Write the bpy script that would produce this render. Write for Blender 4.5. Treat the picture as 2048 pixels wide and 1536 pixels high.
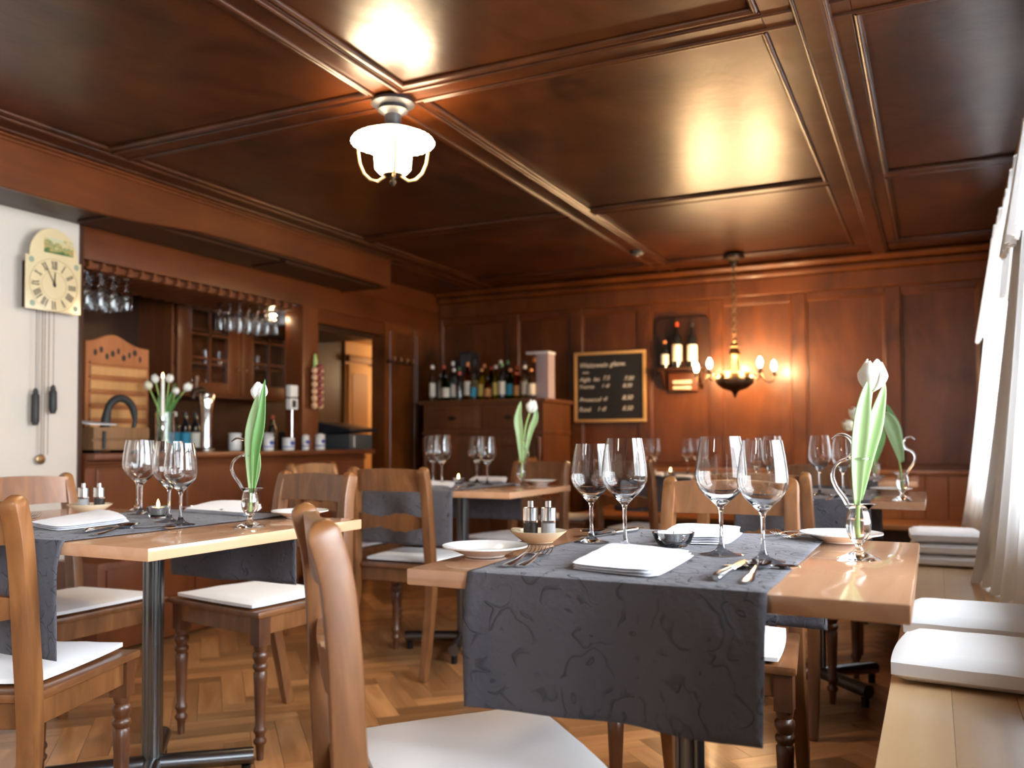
import bpy, bmesh, math, random
from math import sin, cos, pi, radians, sqrt
from mathutils import Vector, Matrix, noise

S = bpy.context.scene
for o in list(bpy.data.objects): bpy.data.objects.remove(o)
COL = S.collection
random.seed(7)

# ------------------------------------------------------------------ camera
YAW, PIT, ROL, FPX, CY, CH = radians(25.9), radians(1.7), radians(-.2), 1738.0, 831.0, 0.96
FW = Vector((-sin(YAW)*cos(PIT), cos(YAW)*cos(PIT), sin(PIT)))
RT0 = Vector((cos(YAW), sin(YAW), 0)); UP0 = RT0.cross(FW)
RT = RT0*cos(ROL) + UP0*sin(ROL); UPV = -RT0*sin(ROL) + UP0*cos(ROL)
CAM = Vector((0, 0, CH))
cd = bpy.data.cameras.new('camera'); cam = bpy.data.objects.new('camera', cd); COL.objects.link(cam)
M = Matrix((RT, UPV, -FW)).transposed().to_4x4(); M.translation = CAM
cam.matrix_world = M
cd.sensor_width = 36; cd.lens = FPX/2048*36; cd.shift_y = (CY-768)/2048; cd.clip_start = .02
cd.dof.use_dof = True; cd.dof.focus_distance = 1.8; cd.dof.aperture_fstop = 3.2
S.camera = cam

def at(px, py, z):
    """point of the horizontal plane z seen at pixel (px,py) of the photograph"""
    d = FW + RT*(px-1024)/FPX - UPV*(py-CY)/FPX
    return CAM + d*((z-CH)/d.z)

# ------------------------------------------------------------------ world, daylight, exposure
w = bpy.data.worlds.new('world'); S.world = w; w.use_nodes = True
bgn = w.node_tree.nodes['Background']; bgn.inputs[0].default_value = (.86, .93, 1, 1); bgn.inputs[1].default_value = 15.5
S.view_settings.view_transform = 'Standard'; S.view_settings.look = 'None'
S.view_settings.gamma = 1; S.view_settings.use_curve_mapping = False
S.view_settings.exposure = 0.80
cy = S.cycles
cy.use_denoising = True
try: cy.denoiser = 'OPENIMAGEDENOISE'
except Exception: pass
cy.max_bounces = 14; cy.transmission_bounces = 14; cy.transparent_max_bounces = 16; cy.glossy_bounces = 6; cy.diffuse_bounces = 5
cy.caustics_refractive = True; cy.caustics_reflective = False; cy.sample_clamp_indirect = 6; cy.blur_glossy = .5

def portal(name, loc, rot, sx, sy):
    l = bpy.data.lights.new(name, 'AREA'); l.shape = 'RECTANGLE'; l.size = sx; l.size_y = sy
    l.cycles.is_portal = True
    o = bpy.data.objects.new(name, l); o.location = loc; o.rotation_euler = rot; COL.objects.link(o)
rl = bpy.data.lights.new('fill_light', 'POINT'); rl.energy = 22; rl.color = (1, .84, .68); rl.shadow_soft_size = .12  # added warm fill behind the camera for the near table, no known fixture
ro = bpy.data.objects.new('fill_light', rl); ro.location = (-1.3, -.9, 1.85); COL.objects.link(ro)
# windows in the right wall (x) and the wall behind the camera (y)
WIN_R = [(3.62, 5.35), (1.15, 3.15), (-2.45, .50)]
WIN_F = []
for a, b in WIN_R: portal('daylight_portal', (.62, (a+b)/2, 1.38), (0, radians(90), 0), 1.3, b-a)
for a, b in WIN_F: portal('daylight_portal', ((a+b)/2, -2.75, 1.35), (radians(90), 0, 0), b-a, 1.35)

# ------------------------------------------------------------------ materials
def newmat(name):
    m = bpy.data.materials.new(name); m.use_nodes = True
    return m, m.node_tree, m.node_tree.nodes['Principled BSDF']
def setp(p, **k):
    nm = dict(col='Base Color', rough='Roughness', metal='Metallic', ior='IOR', trans='Transmission Weight', coat='Coat Weight',
              coatr='Coat Roughness', spec='Specular IOR Level', emit='Emission Color', es='Emission Strength', alpha='Alpha', sheen='Sheen Weight', sss='Subsurface Weight')
    for a, v in k.items():
        if isinstance(v, tuple) and len(v) == 3: v = (*v, 1)
        p.inputs[nm[a]].default_value = v
def plain(name, col, rough=.5, **k):
    m, t, p = newmat(name); setp(p, col=col, rough=rough, **k); return m
def wood(name, c1, c2, rough=.3, scale=6, stretch=(1, 1, .08), bump=.05, coat=0, coatr=.2, mottle=.5, per=0.0, spec=.5, c3=None):
    m, t, p = newmat(name); N = t.nodes; L = t.links
    setp(p, rough=rough, coat=coat, coatr=coatr, spec=spec)
    tc = N.new('ShaderNodeTexCoord'); mp = N.new('ShaderNodeMapping'); mp.inputs['Scale'].default_value = [s*scale for s in stretch]
    oi = N.new('ShaderNodeObjectInfo'); geo = N.new('ShaderNodeNewGeometry')
    ad = N.new('ShaderNodeMath'); ad.operation = 'ADD'; L.new(oi.outputs['Random'], ad.inputs[0]); L.new(geo.outputs['Random Per Island'], ad.inputs[1])
    fr = N.new('ShaderNodeMath'); fr.operation = 'FRACT'; L.new(ad.outputs[0], fr.inputs[0])
    mu = N.new('ShaderNodeMath'); mu.operation = 'MULTIPLY'; mu.inputs[1].default_value = 37; L.new(ad.outputs[0], mu.inputs[0])
    L.new(tc.outputs['Object'], mp.inputs['Vector'])
    if per: L.new(mu.outputs[0], mp.inputs['Location'])
    n1 = N.new('ShaderNodeTexNoise'); n1.inputs['Scale'].default_value = 4; n1.inputs['Detail'].default_value = 8; n1.inputs['Distortion'].default_value = 1.2
    L.new(mp.outputs[0], n1.inputs['Vector'])
    n2 = N.new('ShaderNodeTexNoise'); n2.inputs['Scale'].default_value = 2.2; n2.inputs['Detail'].default_value = 4; n2.inputs['Distortion'].default_value = .8
    L.new(tc.outputs['Object'], n2.inputs['Vector'])
    mx = N.new('ShaderNodeMix'); mx.data_type = 'FLOAT'; mx.inputs[0].default_value = mottle
    L.new(n1.outputs['Fac'], mx.inputs[2]); L.new(n2.outputs['Fac'], mx.inputs[3])
    cr = N.new('ShaderNodeValToRGB'); cr.color_ramp.elements[0].position = .32; cr.color_ramp.elements[1].position = .68
    cr.color_ramp.elements[0].color = (*c1, 1); cr.color_ramp.elements[1].color = (*c2, 1)
    if c3: e = cr.color_ramp.elements.new(.5); e.color = (*c3, 1)
    L.new(mx.outputs[0], cr.inputs[0])
    out = cr.outputs[0]
    if per:
        mr = N.new('ShaderNodeMapRange'); mr.inputs['To Min'].default_value = 1-per; mr.inputs['To Max'].default_value = 1+per*.7
        L.new(fr.outputs[0], mr.inputs[0])
        vm = N.new('ShaderNodeVectorMath'); vm.operation = 'SCALE'; L.new(out, vm.inputs[0]); L.new(mr.outputs[0], vm.inputs['Scale']); out = vm.outputs[0]
    L.new(out, p.inputs['Base Color'])
    if bump:
        b = N.new('ShaderNodeBump'); b.inputs['Strength'].default_value = bump; b.inputs['Distance'].default_value = .02
        L.new(mx.outputs[0], b.inputs['Height']); L.new(b.outputs[0], p.inputs['Normal'])
        if coat: L.new(b.outputs[0], p.inputs['Coat Normal'])
    return m
def cloth(name, col, bump=.4, scale=30, kind='vine', rough=.9, sheen=.2, col2=None):
    m, t, p = newmat(name); N = t.nodes; L = t.links; setp(p, col=col, rough=rough, sheen=sheen, spec=.2)
    tc = N.new('ShaderNodeTexCoord')
    nz = N.new('ShaderNodeTexNoise'); nz.inputs['Scale'].default_value = 9; nz.inputs['Detail'].default_value = 2
    L.new(tc.outputs['Object'], nz.inputs['Vector'])
    mx = N.new('ShaderNodeMix'); mx.data_type = 'VECTOR'; mx.inputs[0].default_value = .13
    L.new(tc.outputs['Object'], mx.inputs[4]); L.new(nz.outputs['Color'], mx.inputs[5])
    b = N.new('ShaderNodeBump'); b.inputs['Distance'].default_value = .004; b.inputs['Strength'].default_value = bump
    if kind == 'vine':
        vo = N.new('ShaderNodeTexVoronoi'); vo.feature = 'F1'; vo.inputs['Scale'].default_value = scale
        L.new(mx.outputs[1], vo.inputs['Vector'])
        wv = N.new('ShaderNodeMath'); wv.operation = 'MULTIPLY'; wv.inputs[1].default_value = 15; L.new(vo.outputs['Distance'], wv.inputs[0])
        sn = N.new('ShaderNodeMath'); sn.operation = 'SINE'; L.new(wv.outputs[0], sn.inputs[0])
        cr = N.new('ShaderNodeValToRGB'); cr.color_ramp.elements[0].position = .80; cr.color_ramp.elements[1].position = .97
        mk = N.new('ShaderNodeTexNoise'); mk.inputs['Scale'].default_value = scale*1.1; L.new(tc.outputs['Object'], mk.inputs['Vector'])
        mr = N.new('ShaderNodeValToRGB'); mr.color_ramp.elements[0].position = .44; mr.color_ramp.elements[1].position = .54; L.new(mk.outputs['Fac'], mr.inputs[0])
        L.new(sn.outputs[0], cr.inputs[0]); mm = N.new('ShaderNodeMath'); mm.operation = 'MULTIPLY'; L.new(cr.outputs[0], mm.inputs[0]); L.new(mr.outputs[0], mm.inputs[1]); h = mm.outputs[0]
        if col2:
            m2 = N.new('ShaderNodeMix'); m2.data_type = 'RGBA'; m2.inputs[6].default_value = (*col, 1); m2.inputs[7].default_value = (*col2, 1)
            L.new(h, m2.inputs[0]); L.new(m2.outputs[2], p.inputs['Base Color'])
        fn = N.new('ShaderNodeTexNoise'); fn.inputs['Scale'].default_value = 60; L.new(tc.outputs['Object'], fn.inputs['Vector'])
        ad = N.new('ShaderNodeMath'); ad.operation = 'ADD'; L.new(h, ad.inputs[0]); L.new(fn.outputs['Fac'], ad.inputs[1]); h = ad.outputs[0]
    else:
        n2 = N.new('ShaderNodeTexNoise'); n2.inputs['Scale'].default_value = scale; n2.inputs['Detail'].default_value = 3
        L.new(tc.outputs['Object'], n2.inputs['Vector']); h = n2.outputs['Fac']
    L.new(h, b.inputs['Height']); L.new(b.outputs[0], p.inputs['Normal'])
    return m
def emis(name, col, s, base=(.8, .8, .8)):
    m, t, p = newmat(name); setp(p, col=base, emit=col, es=s); return m

m_wall = wood('varnished_panel', (.040, .010, .0014), (.150, .042, .0068), rough=.36, scale=1.6, stretch=(1, 1, .25), bump=.03, coat=.15, coatr=.2, spec=.4, mottle=.6)
m_ceil = wood('varnished_ceiling', (.010, .0025, .0005), (.068, .0165, .0026), rough=.33, scale=1.5, stretch=(1, .5, 1), bump=.32, coat=.12, coatr=.26, spec=.4, mottle=.7)
m_beam = wood('beam_wood', (.060, .014, .0022), (.115, .028, .0045), rough=.40, scale=2.0, stretch=(1, .12, 1), bump=.02, coat=.05, coatr=.3, spec=.3, mottle=.5)
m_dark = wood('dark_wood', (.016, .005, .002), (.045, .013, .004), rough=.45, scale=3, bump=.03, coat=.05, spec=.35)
m_barw = wood('bar_wood', (.075, .018, .0045), (.16, .044, .011), rough=.38, scale=2, bump=.02, coat=.15)
m_cab = wood('cabinet_wood', (.075, .018, .0035), (.16, .044, .009), rough=.35, scale=3, bump=.03, coat=.2)
m_side = wood('sideboard_wood', (.075, .024, .007), (.16, .052, .014), rough=.4, scale=4, bump=.05, coat=.1)
m_chair = wood('chair_wood', (.085, .032, .009), (.27, .115, .038), rough=.40, scale=5, stretch=(1, 1, .22), bump=.10, coat=.3, coatr=.25, mottle=.45, per=.12, c3=(.18, .068, .020))
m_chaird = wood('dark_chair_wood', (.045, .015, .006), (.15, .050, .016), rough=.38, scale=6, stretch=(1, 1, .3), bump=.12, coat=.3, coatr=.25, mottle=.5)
m_seat = wood('worn_seat_wood', (.07, .025, .009), (.24, .095, .032), rough=.35, scale=5, stretch=(1, .3, 1), bump=.08, coat=.3, coatr=.2, mottle=.5)
m_table = wood('beech_table', (.46, .235, .125), (.60, .35, .205), rough=.16, scale=3.0, stretch=(1, .06, 1), bump=.006, coat=.7, coatr=.06, mottle=.25)
m_bench = wood('bench_wood', (.56, .34, .165), (.70, .48, .27), rough=.28, scale=2.0, stretch=(1, .08, 1), bump=.02, coat=.3, coatr=.2, mottle=.35, per=.08)
m_floor = wood('oak_parquet', (.30, .130, .045), (.52, .26, .105), rough=.30, scale=4, stretch=(1, .12, 1), bump=.02, coat=.25, coatr=.2, mottle=.2, per=.48)
m_backb = wood('back_bench_wood', (.20, .065, .016), (.36, .135, .036), rough=.35, scale=3, bump=.02, coat=.2)
m_board = wood('orange_wood', (.26, .080, .022), (.40, .140, .045), rough=.5, scale=3, bump=.03)
m_boardl = wood('light_slot_wood', (.40, .19, .06), (.55, .28, .10), rough=.5, scale=5, bump=.03)
m_crate = wood('crate_wood', (.12, .055, .02), (.24, .12, .05), rough=.6, scale=5, bump=.05)
m_runner = cloth('grey_jacquard', (.098, .095, .110), bump=.8, scale=22, rough=.9, sheen=.08, col2=(.074, .075, .088))
m_linen = cloth('white_linen', (.80, .81, .86), bump=.12, scale=60, kind='noise', sheen=.1)
m_cush = cloth('white_cushion', (.82, .82, .83), bump=.25, scale=18, kind='noise', sheen=.1)
m_plaster = cloth('white_plaster', (.52, .465, .405), bump=.15, scale=25, kind='noise', sheen=0)
m_black = plain('black_metal', (.012, .012, .013), .32, metal=.6)
m_blackp = plain('black_plastic', (.012, .013, .018), .4)
m_greyp = plain('grey_plastic', (.05, .055, .06), .5)
m_steel = plain('steel', (.72, .72, .72), .16, metal=1)
m_chrome = plain('chrome', (.85, .85, .85), .07, metal=1)
m_tube = plain('dark_steel_tube', (.20, .21, .22), .28, metal=1)
m_brass = plain('aged_brass', (.26, .16, .08), .34, metal=1)
m_bronze = plain('dark_bronze', (.055, .038, .025), .38, metal=.8)
m_iron = plain('cast_iron', (.03, .03, .03), .6, metal=.3)
m_gold = plain('gilt_frame', (.62, .38, .15), .4, metal=.3)
m_slate = plain('chalkboard_slate', (.008, .009, .012), .6)
m_chalk = plain('chalk', (.62, .60, .56), .9)
m_china = plain('white_china', (.80, .79, .76), .12, coat=.5, coatr=.03)
m_cream = plain('cream_china', (.72, .60, .42), .15, coat=.5, coatr=.03)
m_salt = plain('salt', (.85, .85, .85), .9); m_pepper = plain('peppercorn', (.03, .02, .015), .7)
m_wax = plain('wax', (.85, .80, .70), .4, sss=.2)
m_flame = emis('flame', (1, .55, .18), 25)
m_bulb = emis('candle_bulb', (1, .62, .30), 420)
m_shade = emis('lit_lamp_glass', (1, .74, .45), 30)
m_spot = emis('spotlight_lens', (1, .72, .40), 60)
m_petal = plain('white_petal', (.84, .82, .74), .55, sss=.15)
m_petaly = plain('cream_petal', (.86, .78, .58), .55, sss=.15)
m_leaf = plain('tulip_leaf', (.25, .37, .16), .38); m_leafd = plain('dark_tulip_leaf', (.10, .24, .06), .45)
m_stem = plain('tulip_stem', (.36, .52, .16), .45)
m_dial = plain('cream_dial', (.56, .46, .27), .22, coat=.6, coatr=.12)
m_num = plain('clock_numeral', (.01, .01, .014), .5)
m_hall = plain('hall_wall_paint', (.62, .40, .18), .7); m_hallf = plain('hall_frame_paint', (.36, .20, .08), .6)
m_red = plain('onion_skin', (.22, .04, .03), .4); m_gar = plain('garlic_skin', (.62, .36, .20), .5)
m_stone = plain('stoneware', (.62, .61, .58), .3, coat=.3); m_blue = plain('cobalt_glaze', (.03, .07, .32), .3)
m_paper = plain('paper', (.75, .75, .76), .8)
m_white = plain('white_plastic', (.72, .72, .68), .4)
m_trimw = plain('window_frame_paint', (.65, .65, .62), .4)
m_subfl = plain('parquet_joint', (.07, .03, .012), .8)

def glassmat(name, tint=(1, 1, 1), rough=0, ior=1.48):
    m, t, p = newmat(name); N = t.nodes; L = t.links; N.remove(p)
    g = N.new('ShaderNodeBsdfGlass'); g.inputs['Color'].default_value = (*tint, 1); g.inputs['Roughness'].default_value = rough; g.inputs['IOR'].default_value = ior
    L.new(g.outputs[0], N['Material Output'].inputs[0]); return m
m_glass = glassmat('clear_glass', (.985, .99, .99)); m_water = glassmat('water', ior=1.33)
m_bgreen = glassmat('green_bottle_glass', (.12, .30, .08)); m_bclear = glassmat('bottle_glass', (.9, .92, .9))
m_bamber = glassmat('amber_bottle_glass', (.75, .33, .05)); m_byel = glassmat('yellow_liqueur', (.85, .75, .18))
m_wine = plain('dark_wine_bottle', (.008, .010, .012), .08, coat=1, coatr=.03)
def panemat():
    m, t, p = newmat('window_pane'); N = t.nodes; L = t.links; N.remove(p)
    a = N.new('ShaderNodeBsdfTransparent'); g = N.new('ShaderNodeBsdfGlossy'); g.inputs['Roughness'].default_value = .02
    f = N.new('ShaderNodeFresnel'); f.inputs[0].default_value = 1.3; x = N.new('ShaderNodeMixShader')
    L.new(f.outputs[0], x.inputs[0]); L.new(a.outputs[0], x.inputs[1]); L.new(g.outputs[0], x.inputs[2]); L.new(x.outputs[0], N['Material Output'].inputs[0]); return m
m_pane = panemat()
def sheer():
    m, t, p = newmat('white_curtain'); N = t.nodes; L = t.links; N.remove(p)
    d = N.new('ShaderNodeBsdfDiffuse'); d.inputs[0].default_value = (.80, .79, .78, 1)
    tr = N.new('ShaderNodeBsdfTranslucent'); tr.inputs[0].default_value = (.82, .82, .82, 1)
    x = N.new('ShaderNodeMixShader'); x.inputs[0].default_value = .42
    L.new(d.outputs[0], x.inputs[1]); L.new(tr.outputs[0], x.inputs[2]); L.new(x.outputs[0], N['Material Output'].inputs[0]); return m
m_sheer = sheer()
def picmat():
    m, t, p = newmat('painted_landscape'); N = t.nodes; L = t.links; setp(p, rough=.3, coat=.4)
    tc = N.new('ShaderNodeTexCoord'); n = N.new('ShaderNodeTexNoise'); n.inputs['Scale'].default_value = 32; n.inputs['Detail'].default_value = 5
    L.new(tc.outputs['Object'], n.inputs[0]); sp = N.new('ShaderNodeSeparateXYZ'); L.new(tc.outputs['Object'], sp.inputs[0])
    a = N.new('ShaderNodeMath'); a.operation = 'MULTIPLY_ADD'; a.inputs[1].default_value = 5; a.inputs[2].default_value = -.80
    L.new(sp.outputs['Z'], a.inputs[0]); b = N.new('ShaderNodeMath'); b.operation = 'ADD'; L.new(a.outputs[0], b.inputs[0]); L.new(n.outputs['Fac'], b.inputs[1])
    cr = N.new('ShaderNodeValToRGB'); E = cr.color_ramp.elements; E[0].position = .2; E[0].color = (.03, .07, .02, 1); E[1].position = .85; E[1].color = (.35, .45, .38, 1)
    for q, c in ((.42, (.08, .16, .05)), (.5, (.42, .27, .10)), (.6, (.13, .22, .10)), (.68, (.50, .38, .17))): e = E.new(q); e.color = (*c, 1)
    L.new(b.outputs[0], cr.inputs[0]); L.new(cr.outputs[0], p.inputs['Base Color']); return m
m_pic = picmat(); m_rose = plain('rosette_paint', (.22, .27, .20), .4)

# ------------------------------------------------------------------ mesh builder
class MB:
    def __init__(s): s.v = []; s.f = []
    def add(s, vs, fs):
        n = len(s.v); s.v += [tuple(v) for v in vs]; s.f += [tuple(i+n for i in f) for f in fs]; return s
    def box(s, x0, x1, y0, y1, z0, z1, mat=None):
        vs = [Vector((x, y, z)) for x in (x0, x1) for y in (y0, y1) for z in (z0, z1)]
        if mat is not None: vs = [mat @ v for v in vs]
        return s.add(vs, [(0, 1, 3, 2), (4, 6, 7, 5), (0, 4, 5, 1), (2, 3, 7, 6), (0, 2, 6, 4), (1, 5, 7, 3)])
    def lathe(s, prof, n=24, c=(0, 0, 0), mat=None, ripple=None):
        vs = []; fs = []; m = len(prof)
        for k in range(n):
            a = 2*pi*k/n
            for (r, z) in prof:
                if ripple: r = r*(1+ripple(a, r, z))
                v = Vector((c[0]+r*cos(a), c[1]+r*sin(a), c[2]+z)); vs.append(mat @ v if mat is not None else v)
        for k in range(n):
            k2 = (k+1) % n
            for i in range(m-1): fs.append((k*m+i, k2*m+i, k2*m+i+1, k*m+i+1))
        s.add(vs, fs); return s
    def sweep(s, pts, ws, ds=None, n=12, side=Vector((1, 0, 0)), cap=True):
        """tube along pts; ws = half sizes along side, ds = half sizes across; n==4 -> rectangular"""
        pts = [Vector(p) for p in pts]; m = len(pts)
        if not hasattr(ws, '__len__'): ws = [ws]*m
        if ds is None: ds = ws
        if not hasattr(ds, '__len__'): ds = [ds]*m
        vs = []; fs = []
        for i, p in enumerate(pts):
            t = (pts[min(i+1, m-1)]-pts[max(i-1, 0)]).normalized()
            b = t.cross(side)
            if b.length < 1e-4: b = t.cross(Vector((0, 0, 1)))
            if b.length < 1e-4: b = t.cross(Vector((0, 1, 0)))
            b.normalize(); a = b.cross(t).normalized()
            for k in range(n):
                if n == 4: ca, sa = ((1, 1), (-1, 1), (-1, -1), (1, -1))[k]
                else: ca, sa = cos(2*pi*k/n), sin(2*pi*k/n)
                vs.append(p + a*ws[i]*ca + b*ds[i]*sa)
        for i in range(m-1):
            for k in range(n):
                k2 = (k+1) % n; fs.append((i*n+k, i*n+k2, (i+1)*n+k2, (i+1)*n+k))
        if cap: fs.append(tuple(range(n))[::-1]); fs.append(tuple((m-1)*n+k for k in range(n)))
        return s.add(vs, fs)
    def prism(s, poly, h0, h1, mat=None):
        n = len(poly); vs = [Vector((x, y, h0)) for x, y in poly] + [Vector((x, y, h1)) for x, y in poly]
        if mat is not None: vs = [mat @ v for v in vs]
        return s.add(vs, [tuple(range(n))[::-1], tuple(range(n, 2*n))] + [(i, (i+1) % n, n+(i+1) % n, n+i) for i in range(n)])
    def grid(s, fn, nu, nv):
        vs = [fn(i/nu, j/nv) for i in range(nu+1) for j in range(nv+1)]
        return s.add(vs, [(i*(nv+1)+j, (i+1)*(nv+1)+j, (i+1)*(nv+1)+j+1, i*(nv+1)+j+1) for i in range(nu) for j in range(nv)])
    def ball(s, c, rx, ry=None, rz=None, n=10, mat=None):
        ry = ry or rx; rz = rz or rx; vs = []; fs = []
        for i in range(n+1):
            ph = pi*i/n
            for k in range(n*2):
                a = pi*k/n; v = Vector((rx*sin(ph)*cos(a), ry*sin(ph)*sin(a), rz*cos(ph)))
                if mat is not None: v = mat @ v
                vs.append(Vector(c)+v)
        m = n*2
        for i in range(n):
            for k in range(m): fs.append((i*m+k, (i+1)*m+k, (i+1)*m+(k+1) % m, i*m+(k+1) % m))
        return s.add(vs, fs)
    def torus(s, c, R, r, n=24, k=8, mat=None):
        vs = []; fs = []
        for i in range(n):
            a = 2*pi*i/n
            for j in range(k):
                b = 2*pi*j/k; v = Vector(((R+r*cos(b))*cos(a), (R+r*cos(b))*sin(a), r*sin(b)))
                if mat is not None: v = mat @ v
                vs.append(Vector(c)+v)
        for i in range(n):
            for j in range(k): fs.append((i*k+j, ((i+1) % n)*k+j, ((i+1) % n)*k+(j+1) % k, i*k+(j+1) % k))
        return s.add(vs, fs)
    def mesh(s, name, mat, bevel=0, seg=2, smooth=False, weld=True):
        me = bpy.data.meshes.new(name); bm = bmesh.new()
        bv = [bm.verts.new(v) for v in s.v]
        for f in s.f:
            try: bm.faces.new([bv[i] for i in f])
            except ValueError: pass
        if weld: bmesh.ops.remove_doubles(bm, verts=bm.verts, dist=1e-6)
        bmesh.ops.dissolve_degenerate(bm, edges=bm.edges, dist=1e-7)
        bmesh.ops.recalc_face_normals(bm, faces=bm.faces)
        if bevel:
            ed = [e for e in bm.edges if len(e.link_faces) == 2 and e.calc_face_angle(0) > radians(40)]
            bmesh.ops.bevel(bm, geom=ed, offset=bevel, segments=seg, profile=.6, affect='EDGES', clamp_overlap=True)
        bm.to_mesh(me); bm.free()
        me.materials.append(mat)
        if smooth or bevel:
            for pl in me.polygons: pl.use_smooth = True
            if hasattr(me, 'set_sharp_from_angle'): me.set_sharp_from_angle(angle=radians(50 if smooth else 35))
        return me
    def build(s, name, mat, parent=None, **k):
        o = bpy.data.objects.new(name, s.mesh(name, mat, **k)); COL.objects.link(o)
        if parent is not None: o.parent = parent
        return o
def obj(name, me, parent=None, loc=None, rot=None):
    o = bpy.data.objects.new(name, me); COL.objects.link(o)
    if parent is not None: o.parent = parent
    if loc is not None: o.location = loc
    if rot is not None: o.rotation_euler = rot
    return o
def tag(o, label, cat, group=None):
    o['label'] = label; o['category'] = cat
    if group: o['group'] = group
    return o
def thing(name, label, cat, loc=(0, 0, 0), rz=0, group=None):
    o = bpy.data.objects.new(name, None); COL.objects.link(o); o.empty_display_size = .05
    o.location = loc; o.rotation_euler = (0, 0, rz); return tag(o, label, cat, group)
def copy_tree(o, parent=None):
    c = o.copy(); COL.objects.link(c)
    if parent is not None: c.parent = parent
    for ch in list(o.children): copy_tree(ch, c)
    return c
def dup(o, loc, rz, label, group=None):
    c = copy_tree(o); c.location = loc; c.rotation_euler = (0, 0, rz); c['label'] = label
    if group: c['group'] = group
    return c
def struct(o): o['kind'] = 'structure'; return o
def sbox(name, mat, *b, parent=None, bevel=0):
    o = MB().box(*b).build(name, mat, parent, bevel=bevel)
    if parent is None: struct(o)
    return o
_bc = {}
def piece(name, mat, x0, x1, y0, y1, z0, z1, parent, bevel=.003):
    """a board, pane or slab of its own, sharing mesh data with pieces of equal size; origin at its centre"""
    d = (round(x1-x0, 4), round(y1-y0, 4), round(z1-z0, 4)); k = (name, mat.name, d, bevel)
    if k not in _bc: _bc[k] = MB().box(-d[0]/2, d[0]/2, -d[1]/2, d[1]/2, -d[2]/2, d[2]/2).mesh(name, mat, bevel=bevel, seg=1)
    return obj(name, _bc[k], parent, ((x0+x1)/2, (y0+y1)/2, (z0+z1)/2))
def bead(parent, a, b, r=.010, mat=None, name='moulding'):
    a = Vector(a); b = Vector(b); L = (b-a).length; k = ('bead', round(L, 3), r, (mat or m_ceil).name)
    if k not in _bc: _bc[k] = MB().sweep([(0, 0, -L/2), (0, 0, L/2)], r, n=10).mesh(name, mat or m_ceil, smooth=True)
    o = obj(name, _bc[k], parent, (a+b)/2); o.rotation_euler = (b-a).to_track_quat('Z', 'Y').to_euler(); return o

CZ = 2.20; XR = .36; YB = 6.25; YF = -2.7; XW = -3.7; XBK = -4.75
# ------------------------------------------------------------------ floor: herringbone parquet
fl = sbox('floor', m_subfl, XBK-.4, XR+.3, YF-.2, 8.3, -.12, -.006)
BL, BW = .42, .084
blk = [MB().box(-BW/2+.0007, BW/2-.0007, -BL/2+.0007, BL/2-.0007, -.006, .001).mesh('parquet_block', m_floor) for _ in range(4)]
cand = []
c45 = cos(pi/4)
for i in range(-60, 60):
    for j in range(-16, 17):
        # herringbone lattice: columns of blocks alternating along u and v
        u0 = i*BW + j*BL; v0 = i*BW - j*BL
        for o_ in (0, 1):
            if o_ == 0: cu, cv, ang = u0+BL/2, v0+BW/2, 1
            else: cu, cv, ang = u0+BW/2, v0+BW+BL/2, 0
            x = (cu-cv)*c45 - 1.7; y = (cu+cv)*c45 + 2.0
            if -4.7 < x < .2 and -.6 < y < 7.0:
                p = Vector((x, y, 0)) - CAM; dpt = p.dot(FW)
                if dpt < .3: vis = False; sx = 0
                else:
                    sx = 1024+FPX*p.dot(RT)/dpt; sy = CY-FPX*p.dot(UPV)/dpt; vis = -150 < sx < 1900 and sy < 1700
                cand.append((0 if vis else 1, dpt if dpt > 0 else 99, x, y, ang))
cand.sort()
rest = MB()
for n, (nv, d, x, y, ang) in enumerate(cand):
    rz = pi/4 + (pi/2 if ang else 0) + pi/2*0
    rz = (-pi/4 if ang == 1 else pi/4) if True else 0
    rz = (pi/4+pi/2) if ang == 1 else pi/4
    # ang 1: long side along u (direction (1,1)), block long axis is local y
    rz = -pi/4 if ang == 1 else pi/4
    if n < 300 and not nv: obj('parquet_block', blk[n % 4], fl, (x, y, 0), (0, 0, rz))
    else:
        rest.box(-BW/2+.0007, BW/2-.0007, -BL/2+.0007, BL/2-.0007, -.006, .001, Matrix.Translation((x, y, 0)) @ Matrix.Rotation(rz, 4, 'Z'))
rs = rest.build('parquet_block', m_floor, fl); rs['kind'] = 'stuff'

# ------------------------------------------------------------------ ceiling with framed panels
ce = sbox('ceiling', m_dark, XBK-.4, XR+.3, YF-.2, 8.3, CZ+.03, CZ+.15)
xs = [(-3.14, -1.79), (-1.665, -.435), (-.195, XR)]; ys = [(YF, .60), (.72, 2.55), (2.67, 4.375), (4.43, 5.88)]
for (x0, x1) in xs:
    for (y0, y1) in ys:
        piece('panel', m_ceil, x0, x1, y0, y1, CZ+.012, CZ+.03, ce, bevel=.004)
        e = .012
        for a, b in (((x0+e, y0+e), (x1-e, y0+e)), ((x0+e, y1-e), (x1-e, y1-e)), ((x0+e, y0+e), (x0+e, y1-e)), ((x1-e, y0+e), (x1-e, y1-e))):
            bead(ce, (*a, CZ+.006), (*b, CZ+.006), .012)
for x0, x1 in ((-3.30, -3.14), (-1.79, -1.665), (-.435, -.195)): piece('board', m_ceil, x0, x1, YF, YB, CZ-.004, CZ+.03, ce)
for (x0, x1) in xs:
    for y0, y1 in ((.60, .72), (2.55, 2.67), (4.375, 4.43), (5.88, YB)): piece('board', m_ceil, x0, x1, y0, y1, CZ-.002, CZ+.03, ce)
for x in (-3.265, -3.155, -1.775, -1.68, -.34, -.322, -.275, -.257): bead(ce, (x, YF, CZ-.006), (x, YB, CZ-.006), .009 if x < -1 else .010)
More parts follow.
